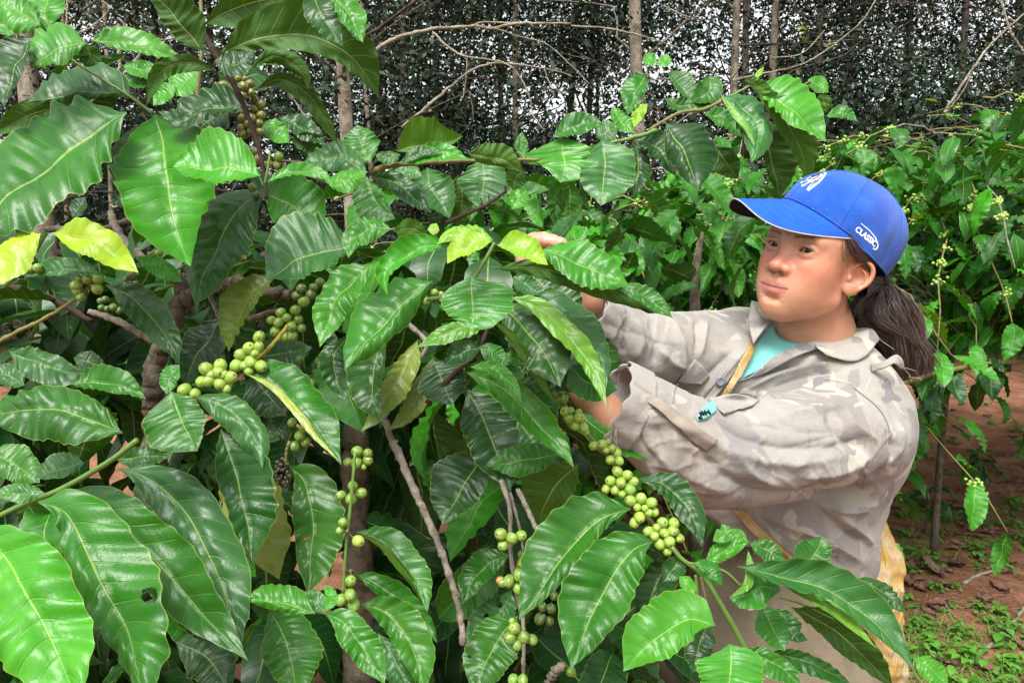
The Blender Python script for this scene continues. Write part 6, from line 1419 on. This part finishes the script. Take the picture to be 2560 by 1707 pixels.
def build_person():
    V, Q = build_head(); Vw = [H2W(V)]; Fs = [Q]; tn = [skin_colour(V)]; n = len(V)
    for f, lo, hi, h in ((arms_sdf, (-.03, -.19, .86), (.64, .24, 1.50), .0030), (core_sdf, (.15, -.02, 1.10), (.75, 1.65, 1.65), .012)):
        v, q = iso_mesh(f, lo, hi, h); Vw.append(C2W(v)); Fs.append(q+n); tn.append(arm_tone(v)); n += len(v)
    body = obj('person', mesh_np('person', np.concatenate(Vw), np.concatenate(Fs), attrs={'tone': np.concatenate(tn)}), SKIN)
    tag(body, 'woman in a blue baseball cap and faded camouflage shirt picking among the coffee leaves', 'person')
    for s in (-1, 1): eyeball(s, body, (.97, .20, -.06))
    build_cap(body); build_hair(body)
    v, q = iso_mesh(shirt_sdf, (.06, -.09, .88), (.78, .56, 1.62), .0030); v = v.astype(np.float32); v = v+grad(shirt_sdf, v)*shirt_relief(v)[:, None]
    shirt = obj('shirt', mesh_np('shirt', C2W(v), q), CAMO, body); shirt['label'] = 'faded grey camouflage work shirt with rolled dirty sleeves'
    v, q = iso_mesh(trousers_sdf, (.20, .28, 1.10), (.74, 1.50, 1.70), .007)
    obj('trousers', mesh_np('trousers', C2W(v), q), trouser_mat(), body)['label'] = 'dusty grey brown trousers'
    Z = lambda a, b, d: (1500+a/2.091, 750+b/2.091, d)
    TS = plain('mint_jersey', (.17, .46, .43), .9, .15, .12, .0006, 500)
    ts = laid('t_shirt', [[Z(905, 125, 1), Z(930, 190, 1), Z(1010, 222, 1), Z(1100, 222, 1), Z(1165, 212, 1)], [Z(850, 190, 1), Z(880, 235, 1), Z(950, 262, 1), Z(1020, 262, 1), Z(1075, 245, 1)],[Z(770, 300, 1), Z(800, 325, 1), Z(850, 325, 1), Z(900, 312, 1), Z(950, 300, 1)], [Z(690, 440, 1), Z(700, 440, 1), Z(722, 430, 1), Z(745, 412, 1), Z(770, 400, 1)]], TS, body, 0.004, 16, 26, .002, .0008, 1)
    t2 = laid('t_shirt', [[Z(505, 612, 1), Z(548, 556, 1), Z(600, 515, 1)], [Z(512, 632, 1), Z(570, 612, 1), Z(610, 580, 1)]], TS, body, 0.004, 6, 10, .002, .0005, 1)
    # lettering on the t-shirt that shows in the gap
    ink = plain('black_print', (.01, .01, .012), .7)
    for i, pts in enumerate(([(520, 588), (545, 598)], [(533, 580), (528, 604)], [(545, 575), (556, 601)], [(538, 590), (568, 583)], [(565, 574), (578, 598)], [(515, 612), (535, 618)], [(526, 606), (522, 622)])):
        Pz = np.array([Z(a, b, 0)[:2] for a, b in pts], float); dz = march(Pz[:, 0], Pz[:, 1], shirt_sdf)-.0058; tube_obj('print_stroke', C2W(np.array([cc(x_, y_, d_) for (x_, y_), d_ in zip(Pz, dz)])), .0013, ink, t2, 4)
    # collar and lapels
    laid('collar', [[Z(1130, 212, 1.262), Z(1000, 250, 1.235), Z(880, 320, 1.205), Z(780, 400, 1.185), Z(705, 425, 1.178)], [Z(1160, 250, 1.245), Z(1040, 290, 1.217), Z(930, 345, 1.193), Z(830, 395, 1.179), Z(715, 428, 1.175)]], CAMO, shirt, 0.009, 8, 30, .002, .001, 1, lift=0.004)
    sheet_obj('collar', [[Z(1320, 152, 1.300), Z(1240, 195, 1.270), Z(1150, 215, 1.247), Z(1125, 225, 1.238)], [Z(1420, 160, 1.262), Z(1340, 205, 1.245), Z(1240, 250, 1.226), Z(1125, 245, 1.220)], [Z(1455, 215, 1.245), Z(1380, 300, 1.215), Z(1300, 322, 1.208), Z(1180, 290, 1.206)]], CAMO, shirt, 14, 26, .0022, .0012, 4)['label'] = 'upturned near wing of the collar with a frayed edge'
    sheet_obj('collar', [[Z(905, 120, 1.272), Z(850, 100, 1.280), Z(795, 5, 1.31)], [Z(870, 140, 1.250), Z(815, 150, 1.255), Z(785, 60, 1.30)], [Z(800, 230, 1.215), Z(790, 190, 1.225), Z(780, 130, 1.27)]], CAMO, shirt, 14, 14, .002, .001, 5)
    sheet_obj('collar', [[Z(915, 95, 1.285), Z(880, 60, 1.31), Z(850, 20, 1.33)], [Z(880, 105, 1.30), Z(830, 85, 1.32), Z(790, 5, 1.34)]], CAMO, shirt, 8, 14, .002, .001, 6)
    laid('placket', [[Z(780, 235, 1.215), Z(640, 400, 1.172), Z(520, 550, 1.140), Z(440, 600, 1.135)], [Z(800, 232, 1.210), Z(700, 380, 1.175), Z(600, 510, 1.150), Z(510, 600, 1.138)]], CAMO, shirt, 0.005, 8, 26, .002, .0015, 7)
    laid('pocket_flap', [[Z(500, 310, 1.200), Z(540, 350, 1.190), Z(575, 400, 1.180)], [Z(450, 370, 1.185), Z(490, 395, 1.176), Z(545, 430, 1.170)], [Z(412, 425, 1.178), Z(440, 440, 1.170), Z(530, 437, 1.168)]], CAMO, shirt, 0.006, 10, 12, .002, .001, 8, lift=0.006)
    laid('pocket_flap', [[Z(565, 512, 1.120), Z(700, 495, 1.120), Z(835, 520, 1.105)], [Z(610, 560, 1.112), Z(730, 545, 1.108), Z(800, 545, 1.100)], [Z(650, 592, 1.105), Z(700, 580, 1.100), Z(745, 560, 1.098)]], CAMO, shirt, 0.006, 10, 14, .002, .002, 9, lift=0.006)
    laid('sleeve_tab', [[Z(180, 425, 1), Z(300, 510, 1), Z(440, 610, 1), Z(530, 680, 1), Z(615, 732, 1)], [Z(165, 475, 1), Z(270, 550, 1), Z(400, 665, 1), Z(480, 740, 1), Z(562, 795, 1)]], plain('soiled_cloth', (.27, .235, .19), .95, .1, .6, .0012, 220), shirt, .003, 11, 30, .0025, .0038, 10)['label'] = 'soiled sleeve tab hanging over the forearm'
    sheet_obj('shoulder_tab', [[Z(1412, 335, 1.205), Z(1480, 320, 1.190), Z(1545, 285, 1.185), Z(1580, 310, 1.190), Z(1590, 345, 1.20)], [Z(1418, 378, 1.203), Z(1480, 355, 1.185), Z(1535, 330, 1.178), Z(1560, 345, 1.185), Z(1572, 362, 1.20)]], CAMO, shirt, 6, 22, .002, .0005, 11)
    rr = np.random.default_rng(3)
    for a, b in ((1580, 350), (1585, 345), (1500, 400), (1520, 415), (1450, 180), (65, 620), (85, 660), (75, 690), (60, 560), (60, 600)):
        d = 1.19 if a > 1000 else .925
        p = [cc(*Z(a, b, d))]; 
        for _ in range(5): p.append(p[-1]+np.array([rr.normal()*.0035+(.004 if a > 1000 else 0), abs(rr.normal())*.004+.001, rr.normal()*.002]))
        tube_obj('loose_thread', C2W(catmull(p, 16)), .00028, THREAD, shirt, 4)
    bq = (1500+632/2.091, 750+425/2.091); bt = W(*bq, float(march(np.array([bq[0]]), np.array([bq[1]]), shirt_sdf)[0])-.011); u, v = np.meshgrid(np.linspace(0, 1, 7), np.linspace(0, 2*math.pi, 25)[:-1], indexing='ij')
    r = np.interp(u, [0, .3, .6, .8, 1], [0, .35, .72, .95, 1.0])*.0085; hgt = np.interp(u, [0, .3, .6, .8, 1], [.0, .0002, .0014, .0012, -.001])
    bx = nrm(np.array([.8, .1, -.3])); by = nrm(np.cross(np.array([-.3, -.9, .1]), bx)); bz = np.cross(bx, by)
    B = bt+(r*np.cos(v))[..., None]*bx+(r*np.sin(v))[..., None]*by*(1)+(hgt)[..., None]*(-FWD); obj('button', mesh_np('button', B.reshape(-1, 3), grid_faces(7, 24, True)), plain('grey_button', (.17, .18, .21), .35, .5), shirt)
    for pts, r, m in ((Z3([(1180, 415), (1290, 440), (1380, 500), (1460, 570), (1500, 640), (1515, 695)]), .0008, DARKSEAM), (Z3([(1170, 405), (1300, 430), (1395, 495), (1475, 565), (1512, 640), (1528, 700)]), .0005, THREAD), (Z3([(1420, 400), (1400, 440), (1385, 475)]), .0006, THREAD),
            (Z3([(500, 320), (450, 400), (400, 450), (380, 540)]), .0006, DARKSEAM), (Z3([(1525, 700), (1460, 780), (1400, 880), (1370, 980)]), .0006, DARKSEAM), (Z3([(620, 500), (760, 490), (840, 520)]), .0008, DARKSEAM), (Z3([(420, 435), (450, 430), (530, 432)]), .0005, THREAD), (Z3([(1130, 240), (1180, 285), (1300, 318)]), .0007, DARKSEAM)):
        seam_on('seam', pts, r, m, shirt, shirt_sdf)
    # turned cuffs with torn edges
    for nm, A, B_, R_, ln in (('cuff', FS[-2], FS[-1], .0435, .034), ('cuff', NS[-2], NS[-1], .0535, .030)):
        ax = nrm(B_-A); e1 = nrm(np.cross(ax, [0, 1., .2])); e2 = np.cross(ax, e1); a = np.linspace(0, 2*math.pi, 73)[:-1]; s = np.linspace(-ln, .006, 12); S, A_ = np.meshgrid(s, a, indexing='ij')
        rad = R_+.0015*np.sin(5*A_+S*60)+.001*np.sin(13*A_)-.03*(S+ln)*0; S2 = S+(S > 0)*.004*np.sin(9*A_)*np.sin(4*A_)
        P_ = B_+ax*S2[..., None]+rad[..., None]*(np.cos(A_)[..., None]*e1+np.sin(A_)[..., None]*e2); VV, FF = shell(C2W(P_.reshape(-1, 3)), 12, 72, .0028, True)
        obj(nm, mesh_np(nm, VV, FF), CAMO, shirt)
        tube_obj('hem', C2W(np.concatenate([P_[2], P_[2][:1]])), .0014, DARKSEAM, shirt, 5)
    return body, shirt
def trouser_mat():
    t = NT('dusty_trousers'); tc = t.n('ShaderNodeTexCoord').outputs['Object']
    c = t.mix(t.sstep(t.noise(tc, 6, 5, .6), .35, .7), (.14, .115, .08), (.205, .168, .12)); c = t.mix(t.math('MULTIPLY', t.sstep(t.noise(tc, 150, 2, .5), .70, .75), .7), c, (.05, .04, .035))
    return t.surf(t.bsdf(c, .92, .12, t.bump(t.math('ADD', t.noise(tc, 600, 2, .6), t.math('MULTIPLY', t.noise(tc, 50, 5, .6), 5)), .001, .6)))
PERSON, SHIRT = build_person()
# ---------------------------------------------------------------- the yellow sling and sack she carries
def sling_mat():
    t = NT('yellowed_cloth'); tc = t.n('ShaderNodeTexCoord').outputs['Object']
    c = t.mix(t.sstep(t.noise(tc, 25, 5, .65), .35, .68), (.40, .25, .07), (.43, .36, .22)); c = t.mix(t.math('MULTIPLY', t.sstep(t.noise(tc, 60, 4, .7), .55, .7), .6), c, (.26, .16, .08))
    return t.surf(t.bsdf(c, .9, .15, t.bump(t.math('ADD', t.noise(tc, 70, 5, .6), t.math('MULTIPLY', t.n('ShaderNodeTexWave', ins={'Vector': tc, 'Scale': 90.0, 'Distortion': 5.0}).outputs['Fac'], .35)), .003, .9)))
SLING = sling_mat()
sl = empty('sling_bag', W(2190, 1500, 1.38), 'yellowed cloth sling bag tied across her chest and hanging behind her hip', 'bag')
Zq = lambda a, b, d: (1500+a/2.091, 750+b/2.091, d)
def strap_sdf(p): return np.minimum(shirt_sdf(p), trousers_sdf(p))
def strap(rows, seed):
    laid('strap', [[(q[0], q[1], 0) for q in r] for r in rows], SLING, sl, .012, 7, 34, .005, .0016, seed, strap_sdf); return
    V, F = sheet(rows, 8, 34, .004, .0018, seed); return obj('strap', mesh_np('strap', V, F), SLING, sl)
strap([[Zq(800, 205, 1.205), Zq(745, 290, 1.178), Zq(690, 400, 1.155), Zq(640, 490, 1.135), Zq(600, 580, 1.13)], [Zq(802, 255, 1.198), Zq(770, 320, 1.172), Zq(720, 420, 1.150), Zq(665, 500, 1.130), Zq(610, 600, 1.128)]], 3)
strap([[Zq(760, 1105, 1.18), Zq(830, 1180, 1.185), Zq(930, 1280, 1.19), Zq(1020, 1365, 1.20), Zq(1140, 1470, 1.22), Zq(1300, 1580, 1.22), Zq(1450, 1620, 1.22)], [Zq(690, 1100, 1.18), Zq(780, 1200, 1.18), Zq(880, 1300, 1.185), Zq(970, 1385, 1.195), Zq(1090, 1510, 1.22), Zq(1270, 1630, 1.22), Zq(1440, 1680, 1.22)]], 8)
def pouch_sdf(p):
    d = sd_path(p, [cc(2185, 1300, 1.36), cc(2195, 1400, 1.35), cc(2170, 1500, 1.34), cc(2180, 1640, 1.36), cc(2200, 1760, 1.38)], [.018, .045, .058, .062, .05])
    return d-waves(p, 77, 10, 30, 90, .003)-waves(p, 78, 8, 90, 220, .0028, nrm(np.array([.1, 1, .1])))-folds(p, [([(2190, 1300), (2215, 1400), (2225, 1500)], 7, .008), ([(2180, 1330), (2180, 1420), (2150, 1490)], 6, -.008), ([(2200, 1380), (2185, 1480), (2190, 1560)], 7, .007)])
v, q = iso_mesh(pouch_sdf, (.52, .28, 1.22), (.78, .78, 1.50), .004); obj('pouch', mesh_np('pouch', C2W(v), q), SLING, sl)
